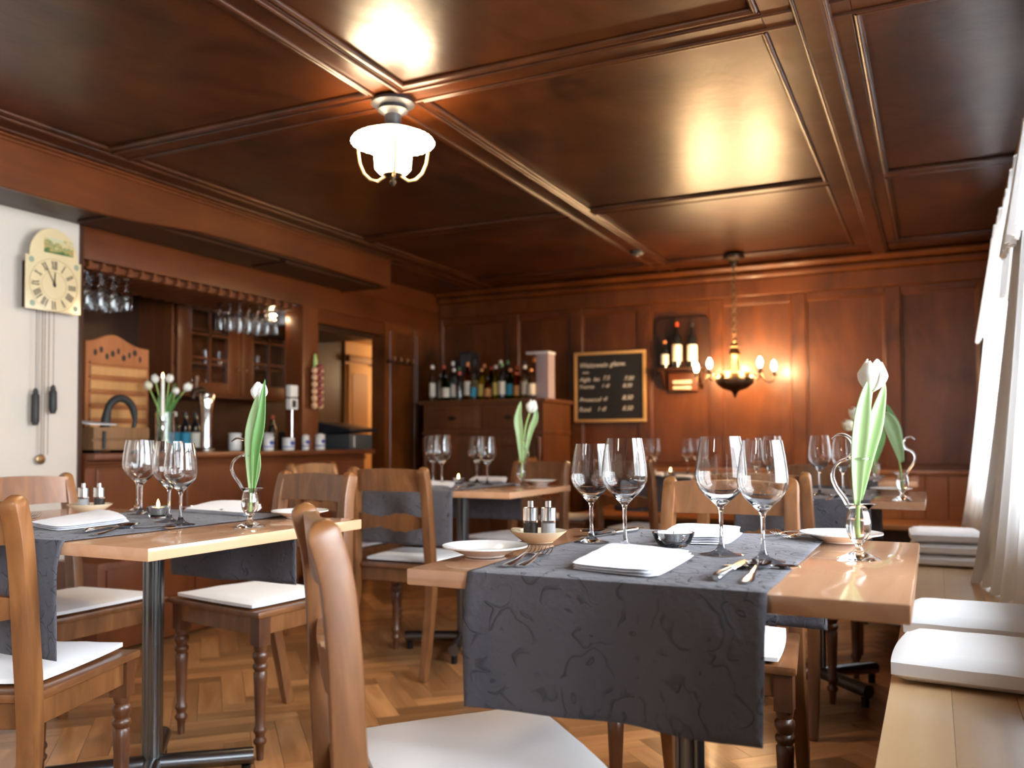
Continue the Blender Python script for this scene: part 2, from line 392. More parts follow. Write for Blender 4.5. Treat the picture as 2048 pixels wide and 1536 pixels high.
piece('board', m_ceil, -.335, -.262, YF, YB, CZ-.022, CZ, ce, bevel=.006)
for y in (2.565, 2.655, 5.90): bead(ce, (-3.14, y, CZ-.004), (XR, y, CZ-.004), .007)
piece('board', m_ceil, XW, -3.30, 4.93, YB, CZ-.03, CZ+.03, ce)

# bulkhead over the bar side and its soffit
bh = MB()
n = 40; top = CZ; pts = []
for i in range(n+1):
    y = YF+(4.92-YF)*i/n
    z = 1.975 + .045*max(0, min(1, (y-2.75)/.5)) - .015*max(0, min(1, (y-4.0)/.9)); pts.append((y, z))
poly = [(YF, top)] + pts + [(4.92, top)]
bh.prism(poly, 0, .03, Matrix(((0, 0, 1, -3.33), (1, 0, 0, 0), (0, 1, 0, 0), (0, 0, 0, 1))))
bhd = struct(bh.build('trim_1', m_beam, bevel=.003, seg=1))
for z in (CZ-.012, CZ-.03): bead(bhd, (-3.296, YF, z), (-3.296, 4.92, z), .008, m_beam)
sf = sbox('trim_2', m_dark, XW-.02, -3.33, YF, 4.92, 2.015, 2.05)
piece('panel', m_beam, XW, -3.33, 4.895, 4.92, 2.0, CZ, bhd)
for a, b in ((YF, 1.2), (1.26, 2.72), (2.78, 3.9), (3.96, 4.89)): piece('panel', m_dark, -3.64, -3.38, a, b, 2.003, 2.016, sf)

# ------------------------------------------------------------------ walls
wb = sbox('wall_back', m_wall, XW-.12, XR+.3, YB+.02, YB+.2, 0, CZ+.05)
st = [-3.72, -3.02, -2.475, -1.93, -1.40, -.83, -.235, .31]
for i, x in enumerate(st): piece('stile', m_wall, x-.05, x+.05, YB-.012, YB+.02, .02, 1.98, wb, bevel=.006)
for i in range(len(st)-1):
    a, b = st[i]+.05, st[i+1]-.05
    piece('panel', m_wall, a, b, YB+.004, YB+.02, .80, 1.93, wb, bevel=.004)
    piece('panel', m_wall, a, b, YB+.004, YB+.02, .06, .72, wb, bevel=.004)
    piece('rail', m_wall, a, b, YB-.010, YB+.02, .72, .80, wb); piece('rail', m_wall, a, b, YB-.010, YB+.02, 1.93, 1.98, wb)
    for x in (a+.004, b-.004): bead(wb, (x, YB, .80), (x, YB, 1.93), .007, m_wall)
    bead(wb, (a, YB, 1.925), (b, YB, 1.925), .007, m_wall)
piece('frieze', m_wall, XW, XR, YB-.02, YB+.02, 1.98, 2.10, wb, bevel=.006)
piece('cornice', m_wall, XW, XR, YB-.06, YB+.02, 2.10, 2.15, wb, bevel=.015)
piece('cornice', m_wall, XW, XR, YB-.12, YB+.02, 2.15, CZ, wb, bevel=.02)

# right (window) wall
wr = MB()
edges = [YF-.2] + [v for ab in reversed(WIN_R) for v in ab] + [YB+.2]
for i in range(0, len(edges), 2): wr.box(XR, XR+.22, edges[i], edges[i+1], 0, CZ)
for a, b in WIN_R: wr.box(XR, XR+.22, a, b, 0, .74).box(XR, XR+.22, a, b, 2.0, CZ)
wr = struct(wr.build('wall_right', m_dark, weld=False))
def window(name, a, b, z0, z1, axis):
    w = MB(); t = .045; P = (lambda u0, u1, v0, v1, z0, z1: (u0, u1, v0, v1, z0, z1)) if axis == 'x' else (lambda u0, u1, v0, v1, z0, z1: (v0, v1, u0, u1, z0, z1))
    u0, u1 = (XR+.14, XR+.18) if axis == 'x' else (YF-.12, YF-.08)
    w.box(*P(u0, u1, a, b, z0, z0+t)).box(*P(u0, u1, a, b, z1-t, z1)).box(*P(u0, u1, a, a+t, z0, z1)).box(*P(u0, u1, b-t, b, z0, z1)).box(*P(u0, u1, (a+b)/2-t/2, (a+b)/2+t/2, z0, z1))
    f = struct(w.build(name, m_trimw, weld=False))
    for q in range(2):
        c0 = a+t+(b-a)/2*q; c1 = (a+b)/2-t/2 if q == 0 else b-t
        c0 = a+t if q == 0 else (a+b)/2+t/2
        um = (u0+u1)/2; piece('pane', m_pane, *P(um-.003, um+.003, c0, c1, z0+t, z1-t), f, bevel=0)
        zz = (z0+z1)/2+.2; piece('muntin', m_trimw, *P(u0+.005, u1-.005, c0, c1, zz-.012, zz+.012), f, bevel=0)
for k, (a, b) in enumerate(WIN_R): window('window_%d' % (k+1), a, b, .74, 2.0, 'x')
wf = MB(); ee = [XBK-.4, XR+.3]
for i in range(0, 2, 2): wf.box(ee[i], ee[i+1], YF-.2, YF, 0, CZ)
for a, b in WIN_F: wf.box(a, b, YF-.2, YF, 0, .7).box(a, b, YF-.2, YF, 2.0, CZ)
struct(wf.build('wall_front', m_plaster, weld=False))
for k, (a, b) in enumerate(WIN_F): window('window_%d' % (k+4), a, b, .7, 2.0, 'y')

# left: white pier with the clock, bar niche behind, header, post, hallway opening
wl = sbox('wall_left', m_plaster, XW-.25, XW, YF-.2, 2.84, 0, 2.03)
piece('corner_board', m_dark, XW-.25, XW+.006, 2.84, 2.865, 0, 2.03, wl)
nb = struct(MB().box(XBK-.15, XBK, YF, 8.2, 0, CZ+.05).box(XBK, XW-.25, 2.5, 2.6, 0, CZ).build('wall_niche', m_dark, weld=False))
hd = sbox('trim_3', m_beam, XW-.05, XW, 2.865, YB, 1.855, 2.03, bevel=.004)
piece('board', m_beam, XW-.05, XW, 4.92, YB, 2.03, CZ, hd)
piece('board', m_beam, XW-.04, XW-.005, 4.655, 5.44, 1.76, 1.855, hd)
ps = sbox('trim_4', m_barw, XW-.14, XW+.005, 4.49, 4.65, .9, 1.855, bevel=.004)
wl2 = sbox('wall_left_panel', m_wall, XW-.12, XW, 5.44, YB+.02, 0, 1.86)
for a, b in ((5.50, 5.80), (5.88, 6.20)): piece('panel', m_wall, XW-.002, XW+.008, a, b, .1, 1.80, wl2, bevel=.004)
bead(wl2, (XW+.008, 5.84, 0.05), (XW+.008, 5.84, 1.84), .008, m_wall)
hk = thing('coat_hook_rail', 'short rail of four small metal coat hooks on dark wood wall by hallway', 'hooks', (XW+.01, 5.62, 1.565))
MB().box(0, .012, -.16, .16, -.012, .012).build('rail', m_dark, hk)
for k in range(4):
    y = -.13+.087*k
    MB().sweep([(.012, y, 0), (.04, y, -.006), (.05, y, .02), (.045, y, .035)], .005, n=8, side=Vector((0, 1, 0))).build('hook', m_brass, hk, smooth=True)
# hallway behind the opening
hw = struct(MB().box(XBK-.1, XBK+.02, 6.33, 8.2, 0, 1.86).box(XBK+.02, XW-.05, 8.1, 8.2, 0, 1.86).box(XBK-.1, XW-.12, 6.33, 8.2, 1.86, 1.9).box(XW-.12, XW-.05, 6.46, 8.2, 0, 1.86).build('wall_hall', m_hall, weld=False))
hdr = sbox('door_1', m_hall, XBK+.02, XBK+.04, 6.36, 6.72, 0, 1.66, bevel=.004)
piece('panel', m_hallf, XBK+.04, XBK+.046, 6.40, 6.64, .9, 1.58, hdr)
fr = MB().box(XBK+.02, XBK+.06, 6.73, 6.79, 0, 1.74).box(XBK+.02, XBK+.06, 6.34, 6.79, 1.68, 1.74).build('trim_5', m_hallf, bevel=.006, weld=False); struct(fr)
hc = struct(MB().box(XBK, XW-.08, 4.75, 5.42, 1.73, 1.77).build('trim_6', m_dark, weld=False))
hl = bpy.data.lights.new('hall_lamp', 'POINT'); hl.energy = 16; hl.color = (1, .72, .42); hl.shadow_soft_size = .12
o = bpy.data.objects.new('hall_lamp', hl); o.location = (-4.25, 7.3, 1.62); COL.objects.link(o)

# ------------------------------------------------------------------ bar counter
bar = thing('bar_counter', 'long red-brown wooden bar counter with panelled front', 'bar', (XW, 4.0, 0))
MB().box(-.50, .085, -1.13, 1.2, .875, .908).build('counter_top', m_barw, bar, bevel=.008)
MB().box(-.44, .02, -1.13, 1.15, .0, .875).build('body', m_barw, bar)
for k in range(4):
    y0 = -1.10+.565*k
    MB().box(.02, .032, y0+.03, y0+.53, .15, .83).build('panel', m_barw, bar, bevel=.004, seg=1)
for z in (.86, .845): MB().sweep([(.03, -1.13, z), (.03, 1.15, z)], .006, n=8).build('moulding', m_barw, bar, smooth=True)
MB().box(.02, .05, -1.13, 1.15, .0, .10).build('plinth', m_dark, bar, bevel=.004)
db = thing('low_drawer_chest', 'low brown chest front with round wooden knob below bar panelling', 'chest', (XW+.055, 3.30, 0))
MB().box(0, .30, -.62, .45, .02, .42).build('body', m_barw, db, bevel=.006)
for y0 in (-.58, -.06):
    dr = MB().box(.30, .312, y0, y0+.48, .22, .39).build('drawer', m_barw, db, bevel=.004); MB().ball((.33, y0+.24, .31), .02).build('knob', m_barw, dr, smooth=True)

# back bar inside the niche: counter, wall cabinets with glazed doors
bb = thing('back_counter', 'dark back counter behind the bar', 'counter', (-4.72, 3.9, 0))
MB().box(.0, .42, -1.2, .68, 0, .86).build('body', m_dark, bb); MB().box(0, .45, -1.2, .69, .86, .89).build('counter_top', m_barw, bb, bevel=.004)
cb = thing('wall_cupboard', 'brown wall cupboard with two glazed doors behind the bar', 'cupboard', (-4.75, 4.1, 1.27))
MB().box(0, .02, 0, 1.22, 0, .68).box(.02, .30, 0, .02, 0, .68).box(.02, .30, 1.2, 1.22, 0, .68).box(.02, .30, 0, 1.22, 0, .02).box(.02, .30, 0, 1.22, .66, .68).build('carcass', m_cab, cb)
MB().box(.28, .34, -.03, 1.25, .66, .72).build('cornice', m_cab, cb, bevel=.01)
MB().box(.02, .28, .02, 1.2, .22, .235).box(.02, .28, .02, 1.2, .45, .465).build('shelf', m_cab, cb, weld=False)
for k in range(2):
    y0 = .03+.585*k; y1 = y0+.57
    d = MB().box(.30, .325, y0, y0+.12, .02, .66).box(.30, .325, y1-.12, y1, .02, .66).box(.30, .325, y0+.12, y1-.12, .02, .10).box(.30, .325, y0+.12, y1-.12, .58, .66).build('door', m_cab, cb, bevel=.003, weld=False)
    ym = (y0+y1)/2
    for z in (.26, .42): MB().box(.303, .322, y0+.12, y1-.12, z-.008, z+.008).build('muntin', m_cab, d)
    MB().box(.303, .322, ym-.008, ym+.008, .10, .58).build('muntin', m_cab, d)
    for a, b in ((y0+.12, ym-.008), (ym+.008, y1-.12)):
        for z0, z1 in ((.10, .252), (.268, .412), (.428, .58)): MB().box(.311, .314, a, b, z0, z1).build('pane', m_pane, d)
    MB().ball((.335, y1-.03 if k == 0 else y0+.03, .2), .012).build('knob', m_brass, d, smooth=True)
def tumbler(h, r, mat): return MB().lathe([(0, 0), (r*.8, 0), (r, h), (r*.93, h), (r*.74, .006), (0, .006)], 14)
tm = tumbler(.10, .03, 0).mesh('water_glass', m_glass, smooth=True)
for k in range(8):
    for z in (.022, .237):
        if (k+int(z*10)) % 3 == 0: continue
        tag(obj('water_glass', tm, None, (-4.60, 4.28+.13*k, 1.27+z)), 'small clear water glass on a shelf inside the glazed bar cupboard', 'glass', 'glasses in the bar cupboard')

# glass rack: T-shaped rails across, glasses hang by their feet
rk = thing('hanging_glass_rack', 'wooden rack of short crosswise rails fixed under the bar header', 'rack', (XW-.05, 2.9, 1.855))
MB().box(-.02, 0, 0, 1.56, -.03, .0).build('front_rail', m_barw, rk); MB().box(-.42, -.40, 0, 1.56, -.03, 0).build('back_rail', m_dark, rk)
rail = MB().box(-.42, .03, -.008, .008, -.030, .0).box(-.42, .03, -.020, .020, -.040, -.030).mesh('rail', m_barw, weld=False)
for k in range(20): obj('rail', rail, rk, (0, .02+.079*k, 0))
def wineglass_prof(R, H, foot, stem_h, rimr, t=.0011):
    o = [(0, .0), (foot, .0), (foot, .0015), (foot*.55, .0045), (.010, .010), (.0045, .022), (.0034, .04), (.0034, stem_h-.012), (.0055, stem_h-.002)]
    hb = H-stem_h; oc = []
    for i in range(1, 13):
        u = i/12
        if u < .42: r = R*sin((u/.42)*pi/2)**.80
        else: r = R + (rimr-R)*((u-.42)/.58)**1.5
        oc.append((max(r, .006), stem_h+hb*u))
    inner = [(max(r-t, .0), z+(.0018 if i < 2 else 0)) for i, (r, z) in enumerate(oc)]
    return o+oc+inner[::-1]+[(0, stem_h+.006)]
hangm = MB().lathe([(r, -z) for r, z in wineglass_prof(.030, .165, .028, .055, .027)], 16).mesh('hanging_glass', m_glass, smooth=True)
for (ys_, grp, lab) in (([2.96, 3.04, 3.115, 3.20], 'stemmed glasses at the clock end of the rack', 'hanging glass in the cluster by the clock'),
                        ([4.03, 4.11, 4.19, 4.27, 4.35], 'stemmed glasses at the post end of the rack', 'hanging glass in the cluster by the spotlight')):
    for iy, y in enumerate(ys_):
        for ix, x in enumerate((-.05, -.13, -.21)):
            h_ = obj('hanging_glass', hangm, None, (XW-.05+x, y, 1.818 if y < 3.5 else 1.818)); tag(h_, '%s, %s in the %s row' % (lab, ('first', 'second', 'third', 'fourth', 'fifth')[iy], ('front', 'middle', 'rear')[ix]), 'glass', grp)
sp = thing('spotlight', 'small lit spotlight among the hanging glasses near the wooden post', 'lamp', (XW-.20, 4.44, 1.80))
MB().lathe([(0, .05), (.02, .045), (.026, 0), (.02, .0), (0, .01)], 16).build('housing', m_steel, sp, smooth=True)
MB().ball((0, 0, -.005), .021).build('lens', m_spot, sp, smooth=True)
MB().box(-.005, .005, -.005, .005, .045, .055).build('bracket', m_black, sp)
# louvred room divider board standing on the counter
mb_ = thing('slotted_menu_board', 'tall orange-brown slotted wooden board with curved painted top on bar', 'board', (-4.12, 3.19, .908))
W = .42; P = []
for i in range(25):
    u = i/24; P.append((u*W, .60 + .055*math.exp(-((u-.42)/.26)**2) - .01*u))
prof = [(0, 0)] + [(a, b) for a, b in P] + [(W, 0)]
TY = Matrix(((0, 0, 1, 0), (1, 0, 0, 0), (0, 1, 0, 0), (0, 0, 0, 1)))
MB().prism(prof, 0, .025, TY).build('back_board', m_board, mb_, bevel=.003, seg=1)
for k in range(6): MB().box(.025, .036, .025, W-.025, .03+.078*k, .03+.078*k+.050).build('slat', m_boardl, mb_, bevel=.003, seg=1)
for k in range(7): MB().box(.025, .040, .02, W-.02, .012+.078*k, .012+.078*k+.013).build('ledge', m_board, mb_, bevel=.002, seg=1)
for k in range(9):
    y = .06+.037*k
    MB().ball((.026, y, .545+.02*sin(k*2.1)), .003, .012+.004*sin(k*3), .018, 5).build('painted_ornament', m_pepper, mb_)
# objects on the bar counter
BT = .908
def bat(px, x, dz=0):
    """point on the bar top at photograph column px and room depth x"""
    d = FW + RT*(px-1024)/FPX; return Vector((x, d.y*x/d.x, BT+dz))
sl = thing('wooden_crate', 'old wooden box crate with black iron handle on the bar end', 'crate', bat(215, -3.86))
MB().box(-.13, .10, -.17, .17, .015, .13).build('box', m_crate, sl, bevel=.004)
MB().box(.10, .112, -.17, .17, .015, .06).box(.10, .112, -.17, .17, .07, .13).build('front_plank', m_crate, sl, bevel=.003, weld=False)
for y in (-.12, .12): MB().box(-.10, .08, y-.02, y+.02, 0, .015).build('foot', m_black, sl)
MB().sweep([(.118, -.115, .02), (.122, -.115, .11)], .008, n=8).build('iron_strap', m_iron, sl)
hp = [(0.02, .02+.085*cos(a), .13+.085*sin(a)) for a in [pi*t/12 for t in range(-1, 13)]]
hs = thing('iron_hook_handle', 'curved black iron arch standing on the wooden crate', 'handle', bat(240, -3.86, .13))
MB().sweep([(0, .075, 0), (0, .085, .03)] + [(0, .075*cos(a)+.005, .05+.07*sin(a)) for a in [pi*t/12 for t in range(1, 12)]] + [(0, -.075, .035), (0, -.08, .0)], [.010]*2+[.016]*11+[.020, .022], n=10, side=Vector((1, 0, 0))).build('arch', m_iron, hs, smooth=True)
pp = MB().prism([(-.10, -.09), (.10, -.09), (.10, .09), (-.10, .09)], 0, .004).build('paper_sheet', m_paper); pp.location = bat(175, -3.83, .152); pp.rotation_euler = (0, radians(6), .1); tag(pp, 'white paper sheet lying on the wooden crate beside the white wall', 'paper')
# beer tap
tp = thing('beer_tap', 'flared chrome beer tap column on the bar', 'beer tap', bat(412, -3.85))
MB().lathe([(.038, 0), (.040, .012), (.026, .02), (.024, .10), (.028, .20), (.038, .27), (.034, .28), (0, .285)], 24).build('column', m_chrome, tp, smooth=True)
MB().sweep([(0, 0, .28), (0, -.03, .295), (0, -.075, .29), (0, -.085, .25)], [.014, .016, .012, .010], n=10).build('spout', m_bronze, tp, smooth=True)
MB().sweep([(0.0, -.06, .29), (.01, -.065, .36)], [.006, .010], n=8).build('tap_handle', m_chrome, tp, smooth=True)
tp.scale = (1.25, 1.25, 1.22); hs.scale = (1.2, 1.15, 1.3)
# candlestick and vase of tulips
cs = thing('candlestick', 'tall white taper candle burning in chrome holder on the bar', 'candle', bat(325, -3.78))
MB().lathe([(0, 0), (.03, 0), (.03, .006), (.008, .012), (.006, .10), (.012, .13), (.009, .15), (.013, .165), (.012, .19), (0, .19)], 16).build('holder', m_chrome, cs, smooth=True)
MB().lathe([(0, .18), (.0105, .18), (.0085, .40), (0, .402)], 14).build('taper', m_wax, cs, smooth=True)
def flame(z, s=1.0, parent=None): return MB().lathe([(0, z), (.004*s, z+.004*s), (.0058*s, z+.012*s), (.004*s, z+.022*s), (0, z+.032*s)], 10).build('flame', m_flame, parent, smooth=True)
flame(.402, 1.0, cs)
def petal_fn(r, h, ang, spread=0.0, off=0.0):
    def f(u, v):
        a = ang + (u-.5)*1.75; zz = v*h
        rr = r*(sin(min(v*1.6+.06, 1)*pi/2)**.65)*(1 - .50*max(0, v-.55)**1.3/.354) + .0006*sin(a*5)
        wdt = 1 - .78*max(0, v-.62)**1.4/.38**1.4 * 1.0
        a = ang + (u-.5)*1.9*max(1-.86*max(0, v-.6)**2/.16, .14)
        k = 1-.06*(2*u-1)**2
        return Vector((rr*k*cos(a), rr*k*sin(a), zz+off - .0*u))
    return f
def tulip(name, base, bend, head, size, label, leaves, mat=m_petal, leafm=m_leaf):
    """base/head world points; bend list of mid points; leaves: list of (point list, half width, normal)"""
    t = thing(name, label, 'tulip', base)
    B = Vector(base); pts = [Vector((0, 0, 0))] + [Vector(b)-B for b in bend] + [Vector(head)-B]
    # smooth
    P = []
    for i in range(len(pts)-1):
        p0 = pts[max(i-1, 0)]; p1 = pts[i]; p2 = pts[i+1]; p3 = pts[min(i+2, len(pts)-1)]
        for s in range(5):
            u = s/5; P.append(.5*((2*p1)+(-p0+p2)*u+(2*p0-5*p1+4*p2-p3)*u*u+(-p0+3*p1-3*p2+p3)*u**3))
    P.append(pts[-1])
    MB().sweep(P, .0042*max(size/.032, .8), n=8).build('stem', m_stem, t, smooth=True)
    d = (P[-1]-P[-3]).normalized(); R = d.to_track_quat('Z', 'Y').to_matrix().to_4x4(); R.translation = P[-1]
    for k in range(6):
        m = MB().grid(petal_fn(size*(.80 if k % 2 else .92), size*(2.0 if k % 2 else 1.85), k*pi/3+.3, .02), 6, 9)
        m.v = [tuple(R @ Vector(v)) for v in m.v]
        o = m.build('petal', mat, t, smooth=True); md = o.modifiers.new('s', 'SOLIDIFY'); md.thickness = .0012
    for (lp, hw, lm) in leaves:
        lp = [Vector(q)-B for q in lp]; Q = []
        for i in range(len(lp)-1):
            p0 = lp[max(i-1, 0)]; p1 = lp[i]; p2 = lp[i+1]; p3 = lp[min(i+2, len(lp)-1)]
            for s in range(5):
                u = s/5; Q.append(.5*((2*p1)+(-p0+p2)*u+(2*p0-5*p1+4*p2-p3)*u*u+(-p0+3*p1-3*p2+p3)*u**3))
        Q.append(lp[-1]); n = len(Q)-1
        def lf(u, v, Q=Q, n=n, hw=hw):
            i = int(round(u*n)); p = Q[i]; tt = (Q[min(i+1, n)]-Q[max(i-1, 0)]).normalized()
            sd = tt.cross(-FW).normalized(); nn = sd.cross(tt)
            wd = hw*(.30+.70*sin(min(u*1.5, 1)*pi/2))*(1-max(0, u-.45)**1.8/.55**1.8*.97)
            s_ = (v-.5)*2; return p + sd*wd*s_ + nn*wd*.45*(s_*s_)
        o = MB().grid(lf, n, 6).build('leaf', lm or leafm, t, smooth=True); md = o.modifiers.new('s', 'SOLIDIFY'); md.thickness = .0014
    return t
def px3(px, py, D):
    return CAM + (FW + RT*(px-1024)/FPX - UPV*(py-CY)/FPX)*D
vb = bat(330, -3.90); Dv = (vb-CAM).dot(FW)
gv = thing('flower_vase', 'tall cylindrical clear glass vase holding tulips on the bar', 'vase', vb)
MB().lathe([(0, 0), (.050, 0), (.052, .22), (.049, .22), (.047, .01), (0, .01)], 24).build('body', m_glass, gv, smooth=True)
for i, (hx, hy, sz) in enumerate([(300, 765, .027), (312, 752, .026), (338, 752, .026), (369, 768, .028), (350, 775, .022)]):
    hd_ = px3(hx, hy+14, Dv+.02*(i % 2)); b_ = vb+Vector((0, .01*(i-2), .02))
    md_ = vb+Vector((0, .02*(i-2)*.8, .2))
    lv = []
    if i in (0, 2, 3, 4):
        tipx = {0: 318, 2: 352, 3: 362, 4: 340}[i]
        lv = [([b_+Vector((0, 0, .05)), md_, px3(tipx, 790 if i != 2 else 765, Dv)], .017, m_leafd)]
    tulip('tulip', b_, [md_], hd_, sz, ['pale pink tulip at far left of the bar vase bunch', 'white tulip behind the left side of the taper candle', 'white tulip just right of the taper candle', 'white tulip leaning right out of the bar vase', 'small white tulip low in the middle of the bar vase bunch'][i], lv, mat=m_petaly if i == 0 else m_petal)
# pots, steins, till
def crock(name, px, x, r, h, label, lid=False, blue=True):
    t = thing(name, label, 'jar', bat(px, x))
    MB().lathe([(0, 0), (r*.9, 0), (r, .01), (r, h*.8), (r*.92, h*.86), (r*1.04, h*.9), (r*1.04, h), (r*.9, h), (r*.88, .01), (0, .008)], 20).build('body', m_stone, t, smooth=True)
    if blue:
        MB().lathe([(r*1.004, h*.25), (r*1.02, h*.27), (r*1.02, h*.31), (r*1.004, h*.33)], 20).build('blue_band', m_blue, t, smooth=True)
        MB().ball((r*.98, -.006, h*.58), .006, .02, .014, 6).build('blue_motif', m_blue, t, smooth=True)
    if lid: MB().lathe([(0, h+.012), (r*.3, h+.012), (r*.9, h+.004), (r*.9, h), (0, h)], 20).build('lid', m_stone, t, smooth=True)
    return t
crock('stoneware_crock', 537, -3.675, .033, .085, 'grey stoneware crock with blue band, left of the wider crock')
crock('stoneware_crock', 577, -3.675, .039, .078, 'wide stoneware crock with dark blue flowers on the bar')
crock('stoneware_crock', 470, -4.0, .040, .11, 'grey pot standing behind the bar near the beer tap', blue=False)
crock('stoneware_crock', 535, -4.05, .032, .115, 'tall pale pot behind the blue-banded crock', blue=False)
crock('beer_stein', 611, -3.672, .024, .090, 'slim grey stoneware stein with blue mark', lid=True)
crock('beer_stein', 640, -3.672, .034, .097, 'wide grey stoneware stein with blue mark beside the till', lid=True)
till = thing('cash_register', 'black cash register with slanted screen on the bar end', 'till', bat(690, -3.84))
MB().box(-.10, .12, -.10, .12, 0, .085).build('drawer_body', m_greyp, till, bevel=.005)
MB().prism([(-.12, .085), (.14, .10), (.14, .115), (-.12, .155)], -.12, .16, Matrix(((1, 0, 0, 0), (0, 0, 1, 0), (0, 1, 0, 0), (0, 0, 0, 1)))).build('screen', m_blackp, till, bevel=.004)
MB().box(.12, .123, -.06, -.052, .01, .075).build('light_strip', m_white, till)
till.scale = (1.1, 1.25, 1.25)
bk = thing('card_terminal_base', 'low black device behind the steins on the bar', 'device', bat(600, -4.02))
MB().box(-.06, .06, -.16, .12, 0, .12).build('body', m_blackp, bk, bevel=.006); MB().box(.055, .062, -.1, .05, .03, .09).build('front_panel', m_greyp, bk)
tl = thing('pole_mounted_display', 'small white till display on thin grey pole', 'display', bat(584, -3.70)); tl.scale = (1, 1, 1.3)
MB().lathe([(0, 0), (.03, 0), (.006, .01), (.006, .21), (0, .21)], 12).build('pole', m_steel, tl, smooth=True)
MB().box(-.02, .02, -.035, .035, .20, .255).box(-.02, .02, -.035, .035, .262, .32).build('housing', m_white, tl, bevel=.004, weld=False)
MB().box(.02, .024, -.022, .012, .21, .245).build('screen', m_blackp, tl)
# bottles behind the bar
def bottle_prof(r, h, neck=.012, sh=.62):
    return [(0, 0), (r*.95, 0), (r, .006), (r, h*sh), (r*.8, h*(sh+.08)), (neck, h*(sh+.16)), (neck, h*.97), (0, h*.97)]
bcols = [m_bgreen, m_bclear, m_bamber, m_byel, m_wine]
def bottle(name, loc, r, h, mat, cap, lab, label, group=None, neck=.012):
    t = thing(name, label, 'bottle', loc, 0, group)
    MB().lathe(bottle_prof(r, h, neck), 16).build('body', mat, t, smooth=True)
    MB().lathe([(0, h*.90), (neck+.0015, h*.90), (neck+.0015, h), (0, h)], 12).build('cap', cap, t, smooth=True)
    if lab is not None: MB().lathe([(r+.0008, h*.14), (r+.0008, h*.50)], 16).build('paper_label', lab, t, smooth=True)
    return t
capr = plain('red_cap', (.55, .07, .02), .4); capg = plain('green_cap', (.06, .22, .05), .4); capw = plain('white_cap', (.7, .68, .62), .4); capo = plain('orange_cap', (.7, .25, .08), .4); capb = plain('black_cap', (.02, .02, .02), .4)
labw = plain('pale_label', (.70, .66, .56), .7); laby = plain('yellow_label', (.62, .48, .12), .7); labo = plain('brown_label', (.42, .20, .06), .7); labb = plain('blue_label', (.03, .25, .38), .7)
for i, (px, c, l, lb) in enumerate([(371, capb, labb, 'dark bottle with blue label behind the beer tap'), (391, capb, labw, 'dark bottle with pale label just left of the beer tap'), (545, capr, None, 'dark bottle with red cap behind the crocks'), (350, capw, labb, 'slim bottle with blue and white label next to the bar vase')]):
    b = bat(px, -4.45); b.z = .89; bottle('bar_bottle', b, .032, .27, m_wine if i != 3 else m_bclear, c, l, lb)
# onion and garlic braid on the post
br = thing('garlic_braid', 'hanging braid of red onions and garlic bulbs on the wooden post', 'garlic braid', (XW+.03, 4.585, 1.54))
MB().sweep([(0, 0, 0), (0, 0, -.05), (.0, 0, -.36)], [.008, .016, .006], n=8).build('braided_stalks', m_stem, br, smooth=True)
for k in range(6):
    for s in (-1, 1): MB().ball((.018, s*.030, -.11-.046*k), .023, .023, .024, 7).build('garlic_bulb', m_gar, br, smooth=True)
    MB().ball((.036, 0, -.09-.047*k), .025, .025, .024, 7).build('onion', m_red, br, smooth=True)
MB().torus((0, 0, .006), .01, .002, 12, 6, Matrix.Rotation(pi/2, 4, 'Y')).build('hanging_loop', m_iron, br)

# ------------------------------------------------------------------ wall clock on the white pier
ck = thing('wall_clock', 'antique cream painted shield clock with roman numerals, weights and pendulum', 'clock', (XW, 2.650, 1.685))
def YZ(x): return Matrix(((0, 0, 1, x), (1, 0, 0, 0), (0, 1, 0, 0), (0, 0, 0, 1)))
hw_, zb, zt = .139, -.125, .118
poly = [(-hw_, zb), (hw_, zb), (hw_, zt), (hw_-.018, zt)] + [((hw_-.018)*cos(a), zt+.008+(.132)*sin(a)) for a in [pi*t/24 for t in range(1, 24)]] + [(-hw_+.018, zt), (-hw_, zt)]
MB().prism(poly, .075, .082, YZ(0)).build('dial_board', m_dial, ck, bevel=.002)
MB().box(0, .075, -.10, .10, -.11, .10).build('movement_case', m_dark, ck)
MB().prism([(-.052, .142), (.098, .142), (.098, .212), (-.052, .212)], .0821, .0827, YZ(0)).build('painted_scene', m_pic, ck)
for k, (y, z) in enumerate(((-.112, .098), (.115, .098), (-.105, -.098), (.112, -.098))): MB().ball((.0822, y, z), .0008, .014, .014, 6).build('painted_rosette', m_rose, ck, smooth=True)
MB().torus((.0825, 0, -.004), .120, .0008, 40, 6, Matrix.Rotation(pi/2, 4, 'Y')).build('dial_ring', m_brass, ck)
MB().torus((.0825, 0, -.004), .062, .0006, 40, 6, Matrix.Rotation(pi/2, 4, 'Y')).build('dial_ring', m_brass, ck)
NUM = ['XII', 'I', 'II', 'III', 'IIII', 'V', 'VI', 'VII', 'VIII', 'IX', 'X', 'XI']; DK = 1.15
